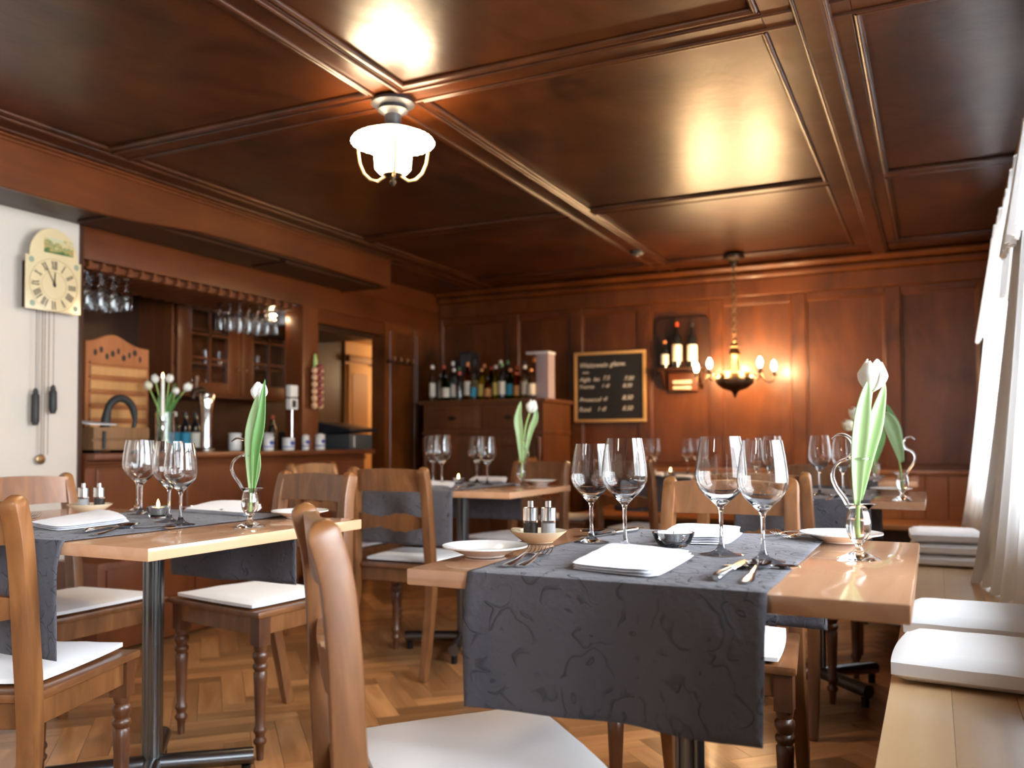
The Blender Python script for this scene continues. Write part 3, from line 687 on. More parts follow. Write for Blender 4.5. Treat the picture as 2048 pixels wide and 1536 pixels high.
for h, sN in enumerate(NUM):
    a = -h*pi/6; m = MB(); wds = {'I': .007, 'V': .013, 'X': .013}; tot = sum(wds[c] for c in sN); x = -tot/2; H2 = .017
    for c in sN:
        wd = wds[c]; cx = x+wd/2; x += wd
        def bar_(x0, x1, t_):
            m.prism([(x0-t_, H2), (x0+t_, H2), (x1+t_, -H2), (x1-t_, -H2)], 0, .0006)
        if c == 'I': bar_(cx, cx, .0021)
        elif c == 'V': bar_(cx-.0045, cx, .0019); bar_(cx+.0045, cx, .0008)
        else: bar_(cx-.0045, cx+.0045, .0019); bar_(cx+.0045, cx-.0045, .0008)
    R = YZ(.0823) @ Matrix.Translation((0, -.004, 0)) @ Matrix.Rotation(a, 4, 'Z') @ Matrix.Scale(DK, 4) @ Matrix.Translation((0, .080, 0))
    m.v = [tuple(R @ Vector(v)) for v in m.v]; m.build('roman_numeral', m_num, ck, weld=False)
for L_, ang, wd in ((.088, radians(29), .0022), (.060, radians(-2), .0035)):
    m = MB().prism([(-wd, -.012), (wd, -.012), (wd*.6, L_*.8), (0, L_), (-wd*.6, L_*.8)], 0, .001)
    R = YZ(.086) @ Matrix.Rotation(ang, 4, 'Z'); m.v = [tuple(R @ Vector(v)) for v in m.v]; m.build('hand', m_bronze, ck)
MB().ball((.086, 0, 0), .005, .008, .008, 6).build('hub', m_num, ck, smooth=True)
for y, z1 in ((-.055, -.475), (-.025, -.78), (-.012, -.78), (.008, -.78), (.032, -.46)): MB().sweep([(.04, y, -.11), (.04, y, z1)], .0015, n=5).build('chain', m_bronze, ck)
for y, z1, L_ in ((-.055, -.475, .17), (.032, -.455, .135)):
    MB().lathe([(0, 0), (.006, -.004), (.012, -.018), (.010, -.024), (.017, -.034), (.0175, -L_+.02), (.010, -L_), (0, -L_)], 14, (.04, y, z1)).build('weight', m_iron, ck, smooth=True)
MB().sweep([(.03, -.018, -.10), (.03, -.018, -.79)], .0018, n=5).build('pendulum_rod', m_brass, ck)
MB().ball((.03, -.018, -.80), .005, .023, .023, 8).build('pendulum_bob', m_brass, ck, smooth=True)

# ------------------------------------------------------------------ sideboard with bottles
SX0, SX1, SY0, SY1, SZ = -3.52, -2.52, 5.70, 6.22, 1.27
sd = thing('sideboard', 'tall dark brown sideboard with two drawers and two arched doors', 'sideboard', (SX0, SY0, 0))
W = SX1-SX0; Dp = SY1-SY0
MB().box(0, W, 0, Dp, .06, SZ-.03).build('carcass', m_side, sd)
MB().box(-.03, W+.03, -.03, Dp, SZ-.03, SZ).build('top', m_side, sd, bevel=.008); MB().box(-.01, W+.01, -.015, Dp, SZ-.26, SZ-.235).build('moulding', m_side, sd, bevel=.008)
MB().box(-.01, W+.01, -.015, Dp, 0, .07).build('plinth', m_side, sd, bevel=.006)
for k in range(2):
    x0 = .04+k*.47
    d = MB().box(x0, x0+.45, -.015, 0, SZ-.215, SZ-.055).build('drawer', m_side, sd, bevel=.006)
    MB().lathe([(0, 0), (.035, .001), (.035, .004), (0, .006)], 16, mat=Matrix.Translation((x0+.22, -.018, SZ-.135)) @ Matrix.Rotation(pi/2, 4, 'X') @ Matrix.Scale(.5, 4, (0, 1, 0))).build('handle', m_bronze, d, smooth=True)
    d = MB().box(x0, x0+.07, -.015, 0, .09, SZ-.27).box(x0+.38, x0+.45, -.015, 0, .09, SZ-.27).box(x0+.07, x0+.38, -.015, 0, .09, .16).box(x0+.07, x0+.38, -.015, 0, SZ-.35, SZ-.27).build('door', m_side, sd, bevel=.005, weld=False)
    MB().box(x0+.07, x0+.38, -.005, 0, .16, SZ-.35).build('door_panel', m_side, d, bevel=.004)
    MB().ball((x0+(.41 if k == 0 else .035), -.022, .65), .012).build('knob', m_bronze, d, smooth=True)
for x in (.0, W-.05): MB().lathe([(0, .0), (.02, .0), (.022, .05), (.014, .1), (.02, .3), (.014, .75), (.022, .8), (.022, .9), (0, .9)], 12, (x+.025, -.02, .09)).build('corner_column', m_side, sd, smooth=True)
random.seed(3)
ordn = ['first', 'second', 'third', 'fourth', 'fifth', 'sixth', 'seventh', 'eighth', 'ninth', 'tenth', 'eleventh', 'twelfth', 'thirteenth', 'fourteenth', 'fifteenth']
front = [('clear', m_bclear, capw, labw), ('tall clear', m_bclear, capb, None), ('green', m_bgreen, capb, labw), ('clear', m_bclear, capw, labw), ('dark', m_wine, capr, None), ('amber', m_bamber, capo, labw), ('clear', m_bclear, capb, labb), ('yellow', m_byel, capo, laby), ('amber', m_bamber, capb, labo), ('yellow', m_byel, capw, laby), ('dark', m_wine, capg, labw), ('green', m_bgreen, capo, labb), ('amber', m_bamber, capr, labo), ('white-labelled clear', m_bclear, capw, labw), ('clear', m_bclear, capo, labw)]
hs_ = [.25, .18, .17, .22, .19, .26, .16, .21, .14, .23, .24, .20, .17, .22, .19]
for k, (cn, gm, cp, lb) in enumerate(front):
    x = SX0+.035+.060*k
    bottle('spirit_bottle', (x, SY0+.07+.02*(k % 2), SZ), .024+.003*(k % 3), hs_[k]+.03, gm, cp, lb, '%s glass bottle, %s from the window-less end in front row on sideboard' % (cn, ordn[k]) if False else '%s bottle, %s from the left in front row on the sideboard' % (cn, ordn[k]), 'bottles on the sideboard')
for k in range(12):
    cn, gm, cp, lb = front[(k*4+2) % 15]; cp = [capr, capw, capg, capr, capb, capo][k % 6]
    x = SX0+.05+.070*k
    bottle('spirit_bottle', (x, SY0+.22+.02*(k % 2), SZ), .030, .29+.03*sin(k*1.9), gm, cp, lb, 'taller %s bottle, %s from the left in back row on the sideboard' % (cn, ordn[k]), 'bottles on the sideboard')
wbx = thing('white_carton', 'tall pinkish white carton at the window end of the sideboard', 'box', (SX1-.07, SY0+.10, SZ))
MB().box(-.03, .07, 0, .12, 0, .33).build('body', plain('pale_pink_card', (.42, .34, .36), .7), wbx, bevel=.003); MB().box(-.11, .072, -.002, .13, .33, .348).build('lid', m_paper, wbx, bevel=.002)
spk = thing('black_loudspeaker', 'tall black box standing behind the bottles on the sideboard', 'loudspeaker', (SX0+.19, SY0+.33, SZ))
MB().box(-.05, .06, -.02, .12, 0, .40).build('cabinet', m_blackp, spk, bevel=.006); MB().box(-.04, .05, -.024, -.02, .02, .38).build('grille', m_greyp, spk)
MB().box(-.11, -.052, -.01, .08, 0, .33).build('side_box', m_blackp, spk, bevel=.005)

# ------------------------------------------------------------------ chalkboard and its writing
cbd = thing('chalkboard', 'gold-framed chalkboard with handwritten wine prices on back wall', 'chalkboard', (-2.20, YB-.03, 1.37))
MB().box(-.26, .26, -.002, .01, -.25, .25).build('slate', m_slate, cbd)
MB().box(-.285, .285, -.012, .012, .245, .268).box(-.285, .285, -.012, .012, -.268, -.245).box(-.285, -.262, -.012, .012, -.245, .245).box(.262, .285, -.012, .012, -.245, .245).build('frame', m_gold, cbd, bevel=.003, weld=False)
def text(s, x, z, size, parent, mat=m_chalk, name='chalk_writing', rot=(pi/2, 0, 0), y=-.004, shear=.35):
    c = bpy.data.curves.new(name, 'FONT'); c.body = s; c.size = size; c.shear = shear; c.extrude = .0004; c.offset = .0006; c.materials.append(mat)
    o = bpy.data.objects.new(name, c); COL.objects.link(o); bpy.context.view_layer.update()
    me = bpy.data.meshes.new_from_object(o.evaluated_get(bpy.context.evaluated_depsgraph_get())); bpy.data.objects.remove(o)
    o = bpy.data.objects.new(name, me); COL.objects.link(o); o.parent = parent; o.location = (x, y, z); o.rotation_euler = rot; return o
for s, x, z, sz in (('Weisswein', -.245, .15, .052), ('glasw.', .005, .155, .052), ('weiss', -.22, .105, .025), ('Aigle  les', -.245, .045, .045), ('7.5', -.055, .052, .045), ('7.50', .115, .045, .042), ('Yvorne', -.25, -.01, .042), ('1 dl', -.065, -.005, .04), ('8.50', .105, -.008, .04),
                    ('Prosecco', -.245, -.11, .045), ('1 dl', -.085, -.105, .042), ('8.50', .10, -.10, .046), ('Rosé', -.25, -.185, .048), ('1 dl', -.10, -.182, .045), ('8.50', .10, -.18, .046)):
    text(s, x, z, sz, cbd)

# wine shelf on the back wall
ws = thing('wall_wine_shelf', 'dark rounded wooden wall shelf for wine on the back wall', 'shelf', (-1.64, YB-.012, 1.45))
P = [(-.20, 0), (.20, 0), (.20, .36)] + [(.20-.05+.05*cos(a), .36+.05*sin(a)) for a in [pi/2*t/6 for t in range(7)]] + [(-.15+.05*cos(a), .36+.05*sin(a)) for a in [pi/2+pi/2*t/6 for t in range(7)]]
XZ = Matrix(((1, 0, 0, 0), (0, 0, -1, 0), (0, 1, 0, 0), (0, 0, 0, 1)))
MB().prism(P, 0, .015, XZ).build('back_board', m_dark, ws, bevel=.003, seg=1)
MB().box(-.16, .17, -.15, -.015, .015, .035).build('shelf_board', m_dark, ws, bevel=.004)
for x in (-.13, .14): MB().prism([(0, 0), (.12, .0), (.0, -.13)], -.01, .01, Matrix(((0, 0, 1, x), (-1, 0, 0, -.015), (0, 1, 0, .015), (0, 0, 0, 1)))).build('bracket', m_dark, ws, bevel=.003)
MB().box(-.10, .11, -.03, -.015, -.13, -.0).build('lower_board', m_barw, ws, bevel=.004)
sg = thing('small_plaque', 'small cream two-line carved plaque below the wine shelf', 'plaque', (-1.635, YB-.045, 1.365))
MB().box(-.07, .07, -.02, .0, .005, .035).box(-.07, .065, -.02, .0, -.035, -.008).build('body', m_cream, sg, bevel=.008, weld=False); MB().box(-.06, .06, -.022, -.02, -.006, .004).build('groove', m_dark, sg)
for i, (x, h, cp, nm) in enumerate(((-.11, .20, capo, 'small dark wine bottle with pale label, at the left of the wall shelf'), (-.02, .33, capr, 'tall dark wine bottle with red cap in the middle of the wall shelf'), (.09, .32, capb, 'tall dark wine bottle with black cap at the right of the wall shelf'))):
    bottle('wine_bottle', (-1.64+x, YB-.10, 1.485), .036 if h > .25 else .028, h, m_wine, cp, labw, nm)

# ------------------------------------------------------------------ ceiling lantern
LX, LY = -1.735, 2.60
ln = thing('ceiling_lantern', 'lit glass lantern with scalloped collar on the ceiling', 'ceiling lamp', (LX, LY, 1.88))
H = CZ-1.88-.015
MB().lathe([(0, H), (.075, H), (.078, H-.012), (.05, H-.02), (.055, H-.035), (.03, H-.05), (.028, H-.085), (.05, H-.095), (.05, H-.105), (0, H-.105)], 28).build('ceiling_mount', m_blackp, ln, smooth=True)
MB().lathe([(.045, .192), (.10, .186), (.136, .168), (.144, .155), (.140, .151), (.128, .162), (.10, .174), (.045, .180)], 288, ripple=lambda a, r, z: (.075*abs(sin(a*18))-.03)*(r > .11)).build('scalloped_collar', m_shade, ln, smooth=True)
MB().lathe([(.066, .178), (.067, .10), (.064, .06), (.05, .045), (.046, .045), (.058, .062), (.061, .10), (.060, .178)], 32).build('glass_chimney', m_shade, ln, smooth=True)
MB().lathe([(0, .05), (.035, .045), (.038, .038), (.012, .03), (.008, .02), (.012, .012), (.006, .0), (0, -.006)], 18).build('finial', m_bronze, ln, smooth=True)
for k in range(3):
    a = YAW+(0.05, pi-.05, -pi/2+.2)[k]
    P = [(.124, .158), (.126, .12), (.120, .08), (.105, .045), (.082, .022), (.055, .016), (.028, .034)]
    MB().sweep([(r*cos(a), r*sin(a), z) for r, z in P], .0048, n=8).build('arm', m_gold, ln, smooth=True)
pl = bpy.data.lights.new('lantern_light', 'POINT'); pl.energy = 7; pl.color = (1, .70, .42); pl.shadow_soft_size = .06
o = bpy.data.objects.new('lantern_light', pl); o.location = (LX, LY, 1.99); COL.objects.link(o)

# chandelier
HX, HY = -1.185, 5.83
ch = thing('chandelier', 'brass chandelier with five lit candle bulbs hanging on a chain', 'chandelier', (HX, HY, 1.25))
MB().lathe([(0, CZ-1.25-.01), (.07, CZ-1.25-.01), (.065, CZ-1.25-.03), (.03, CZ-1.25-.045), (.022, CZ-1.25-.075), (.01, CZ-1.25-.09), (0, CZ-1.25-.09)], 24).build('ceiling_mount', m_bronze, ch, smooth=True)
nlk = 17; zt_ = CZ-1.25-.09; zb_ = .40
for k in range(nlk):
    z = zt_-(zt_-zb_)*(k+.5)/nlk
    MB().torus((0, 0, z), .013, .004, 12, 6, Matrix.Rotation(pi/2*(k % 2), 4, 'Z') @ Matrix.Rotation(pi/2, 4, 'Y') @ Matrix.Diagonal((1.5, 1, 1, 1))).build('chain_link', m_brass, ch, smooth=True)
MB().lathe([(0, .395), (.012, .39), (.016, .375), (.01, .36), (.026, .345), (.030, .335), (.022, .325), (.034, .30), (.042, .285), (.03, .28), (.026, .25), (.032, .20), (.042, .175), (.095, .165), (.120, .15), (.122, .135), (.126, .125)], 28).build('body', m_brass, ch, smooth=True)
MB().lathe([(.126, .125), (.130, .115), (.118, .085), (.08, .055), (.03, .038), (.014, .02), (.007, .0), (0, -.008)], 28).build('bowl', m_bronze, ch, smooth=True)
for k in range(5):
    a = 2*pi*k/5+YAW+.06
    A = Matrix.Rotation(a, 4, 'Z')
    arm = MB().sweep([A @ Vector(q) for q in ((.115, 0, .145), (.13, 0, .155), (.145, 0, .142), (.15, 0, .155), (.175, 0, .15), (.20, 0, .115), (.235, 0, .095), (.264, 0, .11), (.266, 0, .14))], [.008, .007, .006, .006, .006, .006, .006, .006, .006], n=8).build('arm', m_brass, ch, smooth=True)
    c = A @ Vector((.266, 0, .14))
    MB().lathe([(0, 0), (.022, .006), (.024, .010), (.010, .012), (.0115, .035), (0, .035)], 14, c).build('candle_cup', m_bronze, arm, smooth=True)
    MB().lathe([(0, .035), (.008, .037), (.0165, .055), (.017, .068), (.012, .088), (.004, .10), (0, .103)], 14, c).build('bulb', m_bulb, arm, smooth=True)
cl_ = bpy.data.lights.new('chandelier_light', 'POINT'); cl_.energy = 16; cl_.color = (1, .62, .32); cl_.shadow_soft_size = .2
o = bpy.data.objects.new('chandelier_light', cl_); o.location = (HX, HY-.05, 1.50); COL.objects.link(o)

# ------------------------------------------------------------------ benches, cushions, curtains
bn = thing('window_bench', 'long varnished beech bench running under the windows', 'bench', (-.09, 0, 0))
for k in range(4): piece('seat_plank', m_bench, .0005+.1125*k, .1125+.1125*k, YF+.1, 5.68, .435, .46, bn, bevel=.0006)
MB().box(.03, .05, YF+.1, 5.68, .02, .435).build('front_board', m_dark, bn)
MB().box(-.003, .012, YF+.1, 5.68, .415, .436).build('edge_strip', m_bench, bn, bevel=.003)
b2 = thing('back_bench', 'wooden bench with plank backrest along the back wall', 'bench', (-2.30, 5.70, 0))
MB().box(0, 2.64, 0, .50, .42, .45).build('seat', m_backb, b2, bevel=.006); MB().box(0.02, 2.62, .05, .07, .02, .42).build('front_board', m_dark, b2)
for k in range(20): piece('back_plank', m_backb, .002+.132*k, .131+.132*k, .46, .49, .45, .735, b2, bevel=.003)
MB().box(0, 2.64, .45, .53, .735, .765).build('top_rail', m_backb, b2, bevel=.006)
def cushion_mesh(fw, bw, d, t, r=.03, puff=.006, pillow=0):
    def edge(u, v):
        return 1
    n = 14; m = MB()
    def f(sgn):
        def g(u, v):
            x = (u-.5)*2; y = (v-.5)*2
            hwid = (fw*(v)+bw*(1-v))/2
            # rounded corners through superellipse squeeze
            k = 1-.035*(x*x*y*y)
            e = max(0, 1-max(abs(x), abs(y))**10)
            return Vector((x*hwid*k, y*d/2*k, sgn*(t/2)*(.45+.55*e**.5) + (puff if sgn > 0 else 0)*(1-x*x)*(1-y*y) + .0015*(sgn > 0)*noise.noise(Vector((x*4, y*4, fw*9+sgn)))))
        return g
    m.grid(f(1), n, n); m.grid(f(-1), n, n)
    N1 = (n+1)*(n+1)
    idx = lambda i, j, o: o+i*(n+1)+j
    ring = [(i, 0) for i in range(n)] + [(n, j) for j in range(n)] + [(n-i, n) for i in range(n)] + [(0, n-j) for j in range(n)]
    for q in range(len(ring)):
        a, b = ring[q], ring[(q+1) % len(ring)]
        m.f.append((idx(*a, 0), idx(*b, 0), idx(*b, N1), idx(*a, N1)))
    return m
seatc = cushion_mesh(.40, .335, .34, .022).mesh('seat_cushion', m_cush, smooth=True)
benchc = cushion_mesh(.46, .46, .34, .055, puff=.006).mesh('bench_cushion', m_cush, smooth=True)
def bc(x, y, z, rz, lab, me=benchc, group=None, sc=1): 
    o = obj('bench_cushion', me, None, (x, y, z), (0, 0, rz)); o.scale = (sc, sc, 1); return tag(o, lab, 'cushion', group)
bc(.145, 2.11, .491, radians(-4), 'thick white box cushion, nearest one on the window bench')
bc(.15, 2.56, .491, radians(-2), 'white box cushion just beyond the nearest one on the window bench')
stk_ = ['lowest of the stacked white cushions at the far end of the window bench', 'second cushion up in the stack at the far end of the window bench', 'third cushion up in the stack, with shaded edge, on the window bench', 'topmost cushion of the stack at the far end of the window bench']
sm = cushion_mesh(.27, .27, .30, .040, puff=.004).mesh('bench_cushion', m_cush, smooth=True)
for k in range(3): bc(.035+.004*(k % 2), 3.95+.01*k, .482+.0455*k, radians(3*(k-1)), stk_[k] if k < 2 else stk_[3], sm, None)

def curtain(name, label, y0, y1, top, bot, z0, z1, folds, amp, valance, vdrop):
    t = thing(name, label, 'curtain', (0, 0, 0))
    def f(u, v):
        y = y0+(y1-y0)*u; zz = z0+(z1-z0)*v
        xt = top(u); xb = bot(u)
        x = xb+(xt-xb)*v**.8
        a = amp*(1-.35*v)
        x += a*sin(u*folds*2*pi)+a*.4*sin(u*folds*4.7*pi+1)
        return Vector((x, y+.012*sin(v*5+u*9), zz+.012*sin(u*folds*2*pi)*(v == 0)))
    MB().grid(f, int(folds*14), 14).build('drape', m_sheer, t, smooth=True)
    def g(u, v):
        p = f(u, 1-(1-v)*vdrop/(z1-z0)); ext = .035*(1-v)+.012
        return p+Vector((-ext-.008*sin(u*folds*5*pi), 0, 0.012 if v > .9 else -.010*abs(sin(u*folds*3*pi))*(v == 0)))
    if valance: MB().grid(g, int(folds*16), 8).build('valance', m_sheer, t, smooth=True)
    MB().sweep([(top(0)+.004, y0, z1+.012), (top(1)+.004, y1, z1+.012)], .007, n=8, side=Vector((0, 0, 1))).build('curtain_rod', m_black, t, smooth=True)
    return t
curtain('curtain', 'long white curtain with valance at the far window', 5.38, 3.62, lambda u: .31, lambda u: .13+min(.11, .13*u*1.7), .50, 1.99, 11, .016, True, .50)
curtain('curtain', 'white curtain gathered beside the nearer window, hem on the bench', 3.52, 2.80, lambda u: .31, lambda u: .115+.13*u, .472, 2.02, 6, .018, True, .42)

# ------------------------------------------------------------------ tables
TZ = .75
def make_table(x0, x1, y0, y1, label, ang, col=(0, 0)):
    t = thing('dining_table', label, 'table', ((x0+x1)/2, (y0+y1)/2, 0), 0, 'beech dining tables')
    hx, hy = (x1-x0)/2, (y1-y0)/2; CO = Vector((col[0], col[1], 0)); TM = Matrix.Translation(CO)
    MB().box(-hx, hx, -hy, hy, TZ-.027, TZ).build('tabletop', m_table, t, bevel=.003)
    MB().box(-.16, .16, -.16, .16, TZ-.036, TZ-.027, TM).build('top_plate', m_black, t)
    pm = MB().lathe([(0, .05), (.023, .05), (.023, TZ-.036), (0, TZ-.036)], 18, CO); pm.build('column', m_tube, t, smooth=True)
    for k in range(3):
        a = ang+pi/4+k*2*pi/3; MB().sweep([CO+Vector((.022*cos(a), .022*sin(a), .06)), CO+Vector((.022*cos(a), .022*sin(a), TZ-.036))], .009, n=8).build('column_rib', m_tube, t, smooth=True)
    for k in range(4):
        a = ang+k*pi/2; d = Vector((cos(a), sin(a), 0))
        lg = MB().sweep([CO+d*.02+Vector((0, 0, .065)), CO+d*.27+Vector((0, 0, .060))], .024, n=14, side=Vector((0, 0, 1))).build('foot_bar', m_tube, t, smooth=True)
        MB().lathe([(0, 0), (.014, 0), (.014, .034), (0, .034)], 10, CO+d*.25+Vector((0, 0, .002))).build('glide', m_black, lg, smooth=True)
    return t
T1 = (-.79, -.03, 1.225, 1.965); T2 = (-2.50, -1.405, 1.24, 1.955); T3 = (-2.37, -1.565, 3.2, 3.86); T4 = (-.80, -.03, 3.23, 3.90); T5 = (-1.88, -1.12, 4.98, 5.60); T6 = (-.85, -.08, 4.80, 5.45)
make_table(*T1, 'nearest beech table with grey runner hanging towards the camera side', radians(32))
make_table(*T2, 'beech table with grey runner in front of the white clock pier', radians(42), (-.025, .17))
make_table(*T3, 'beech table in mid-room in front of the bottle sideboard', radians(20))
make_table(*T4, 'beech table by the window bench, behind the nearest table', radians(45))
make_table(*T5, 'beech table below the wine shelf at the back', radians(30))
make_table(*T6, 'small beech table in front of back bench, window corner', radians(30))
def runner(xc, w, y0, y1, h0, h1, label, seed=0, skew=0, flare=0.0):
    """cloth runner along y over a table whose edges are y0,y1; hangs h0 in front, h1 behind"""
    R = .006; Lf = y1-y0; z = TZ+.0022; off = .004
    tot = h0+Lf+h1; nv = 84
    def pos(s):
        if s < h0:
            d = h0-s; return (y0-off-.010*min(1, d/.05)-flare*(d/h0)**2, z-d, 1, d)
        if s > h0+Lf:
            d = s-h0-Lf; return (y1+off+.010*min(1, d/.05), z-d, 2, d)
        return (y0-off+(s-h0)*(Lf+2*off)/Lf, z, 0, 0)
    def f(u, v):
        y, zz, r, d = pos(tot*v); x = xc+(u-.5)*w
        if r:
            wv = .010*min(1, d/.08)*(sin(u*7+seed)+.5*sin(u*15+seed*2))
            y += -wv if r == 1 else wv; x += .006*d/.2*sin(u*3+seed)+skew*d
        else: zz += .0012*(noise.noise(Vector((x*14, y*14, seed)))+.6)
        return Vector((x, y, zz))
    o = MB().grid(f, 40, nv).build('table_runner', m_runner, smooth=True)
    md = o.modifiers.new('thickness', 'SOLIDIFY'); md.thickness = .0016; md.offset = 1
    return tag(o, label, 'table runner', 'grey runners on the tables')
runner(-.440, .465, T1[2], T1[3], .205, .20, 'grey patterned runner hanging over the near edge of the nearest table', 1.3)
runner(-1.90, .50, T2[2], T2[3], .245, .20, 'grey runner on the table by the clock, drooping onto a cushion', 2.1, skew=.05, flare=.0)
runner(-2.06, .46, T3[2], T3[3], .235, .18, 'grey runner on the mid-room table, seen through a chair back', 3.2)
runner(-.43, .46, T4[2], T4[3], .22, .2, 'grey runner with scroll pattern on table behind the nearest one', 4.4)
runner(-1.50, .46, T5[2], T5[3], .21, .18, 'dark grey runner on the back table below the wine shelf', 5.6)
runner(-.47, .42, T6[2], T6[3], .2, .18, 'grey runner on the back table at the window corner', 6.1)

# ------------------------------------------------------------------ chairs
def make_chair(mat, dark):
    t = thing('dining_chair', '', 'chair')
    rz_ = .45
    fr_, bk_, d = .235, .190, .195
    seat = [(-bk_, -d), (bk_, -d), (fr_, d), (-fr_, d)]
    MB().prism(seat, rz_-.020, rz_, None).build('seat', m_seat, t, bevel=.007)
    ap = MB()
    q = [(-bk_+.02, -d+.02), (bk_-.02, -d+.02), (fr_-.025, d-.025), (-fr_+.025, d-.025)]
    for i in range(4):
        a = Vector((*q[i], 0)); b = Vector((*q[(i+1) % 4], 0)); dd = (b-a).normalized(); nn = Vector((-dd.y, dd.x, 0))*.009
        vs = [a+nn, a-nn, b-nn, b+nn]
        ap.add([v+Vector((0, 0, h)) for h in (rz_-.075, rz_-.020) for v in vs], [(0, 1, 2, 3), (4, 7, 6, 5), (0, 4, 5, 1), (1, 5, 6, 2), (2, 6, 7, 3), (3, 7, 4, 0)])
    ap.build('apron', mat, t, weld=False, bevel=.002, seg=1)
    def sp(pts, k=4):
        pts = [Vector(p) for p in pts]; P = []
        for i in range(len(pts)-1):
            p0 = pts[max(i-1, 0)]; p1 = pts[i]; p2 = pts[i+1]; p3 = pts[min(i+2, len(pts)-1)]
            for s in range(k):
                u = s/k; P.append(.5*((2*p1)+(-p0+p2)*u+(2*p0-5*p1+4*p2-p3)*u*u+(-p0+3*p1-3*p2+p3)*u**3))
        P.append(pts[-1]); return P
    for sg_ in (-1, 1):
        P = sp([(sg_*.187, -.268, 0), (sg_*.186, -.232, .16), (sg_*.184, -.198, .32), (sg_*.182, -.198, .45), (sg_*.178, -.204, .56), (sg_*.174, -.209, .67), (sg_*.170, -.219, .77), (sg_*.168, -.235, .832)])
        n = len(P); ws_ = []; ds = []
        for i, p in enumerate(P):
            z = p.z; wv = .0185 if z > .12 else .014+.004*z/.12
            dv = .0180+.005*math.exp(-((z-.45)/.14)**2)+.0045*min(1, max(0, (z-.45)/.2))
            ws_.append(wv); ds.append(dv)
        e_ = P[-1]
        for dz_, k_ in ((.009, .95), (.016, .80), (.021, .55), (.0235, .25)): P.append(e_+Vector((0, -.3*dz_, dz_))); ws_.append(.0185*k_); ds.append(.0225*k_)
        MB().sweep(P, ws_, ds, n=4).build('back_post', mat, t, bevel=.006)
        prof = [(0, 0), (.010, 0), (.0115, .02), (.013, .045), (.019, .052), (.020, .060), (.014, .068), (.015, .078), (.020, .086), (.019, .094), (.0145, .102), (.0165, .16), (.0195, .235), (.0205, .262), (.0165, .268), (.0225, .278), (.0225, .286), (.017, .292), (.0195, .300), (.0235, .310), (.023, .320), (.017, .327), (.020, .337), (.0205, .345)]
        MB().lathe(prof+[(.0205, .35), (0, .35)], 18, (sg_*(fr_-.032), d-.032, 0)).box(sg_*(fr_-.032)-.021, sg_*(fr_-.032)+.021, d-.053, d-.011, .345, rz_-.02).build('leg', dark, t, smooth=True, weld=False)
    def rail(z0, z1, yb, th, half, wav, ztop=0):
        def mk(side):
            def f(u, v):
                x = (u-.5)*2*half; bow = .016*(1-(2*u-1)**2)
                zz = z0+(z1-z0)*v
                if wav: e = .008*cos(u*2*pi*1.5)*(1 if v > .5 else -1)*(abs(v-.5)*2)+.003*cos(u*pi*14)*(abs(v-.5)*2)*(1 if v > .5 else -1)*(abs(u-.5) < .3); zz += e
                else: zz += ztop*(1-(2*u-1)**2)*v
                return Vector((x, yb-bow+side*th/2-.12*(zz-z0), zz))
            return f
        n1, n2 = 40 if wav else 16, 4; m = MB(); m.grid(mk(1), n1, n2); m.grid(mk(-1), n1, n2); N1 = (n1+1)*(n2+1)
        idx = lambda i, j, o: o+i*(n2+1)+j
        ring = [(i, 0) for i in range(n1)]+[(n1, j) for j in range(n2)]+[(n1-i, n2) for i in range(n1)]+[(0, n2-j) for j in range(n2)]
        for q_ in range(len(ring)):
            a, b = ring[q_], ring[(q_+1) % len(ring)]; m.f.append((idx(*a, 0), idx(*b, 0), idx(*b, N1), idx(*a, N1)))
        return m
    rail(.755, .842, -.212, .020, .160, False, .008).build('top_rail', mat, t, smooth=True)
    rail(.597, .655, -.196, .018, .166, True).build('middle_rail', mat, t, smooth=True)
    return t
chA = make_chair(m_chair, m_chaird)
usedc = [False]
def chair(x, y, deg, lab, cush, dz=0):
    if not usedc[0]: c = chA; usedc[0] = True; c.location = (x, y, 0); c.rotation_euler = (0, 0, radians(deg)); c['label'] = lab; c['group'] = 'wooden dining chairs at the tables'
    else: c = dup(chA, (x, y, 0), radians(deg), lab, 'wooden dining chairs at the tables')
    o = obj('seat_cushion', seatc, None, (x, y, .4625), (0, 0, radians(deg))); tag(o, cush, 'cushion', 'white cushions on the chairs')
    f = Vector((-sin(radians(deg)), cos(radians(deg)), 0)); o.location += f*.022
    return c
chair(-.680, 1.222, -46.5, 'chair seen edge-on in front of the nearest table, back posts rounded', 'white seat cushion under the overhang of the nearest runner')
chair(-1.905, 1.272, 25, 'worn chair with its back to us at the clock-side table', 'white cushion with the grey runner tip resting on it')
chair(-2.49, 1.88, -90, 'chair in front of the white wall, facing sideways to the table', 'white cushion on the chair in front of the white wall')
chair(-2.02, 2.25, 170, 'dark-seated chair on the bar side of the clock-side table', 'white cushion tied to the chair on the bar side of the table')
chair(-2.66, 3.60, -88, 'chair in front of the bar, at the end of the mid-room table', 'white cushion on chair between the bar and the mid-room table')
chair(-2.045, 3.25, 2, 'chair with wavy middle rail, its back to us at the mid-room table', 'white cushion on the chair backing onto us in mid-room')
chair(-2.00, 4.13, 165, 'chair at far side of mid-room table, in front of the sideboard', 'white cushion on the chair in front of the sideboard')
chair(-.52, 2.235, 180, 'chair facing us behind the nearest table, seen through wine glasses', 'white cushion on the chair facing us behind the nearest table')
chair(-.55, 3.215, 0, 'chair with its back to us between the nearest table and next one', 'white cushion on chair under the table beside the window bench')
chair(-.50, 3.94, 180, 'chair pushed under far side of the table beside the window bench', 'white cushion on chair at far side of the table beside the bench')
chair(-1.50, 4.93-.1, -14, 'chair with its back to us at the table below the wine shelf', 'white cushion on the chair below the wine shelf')
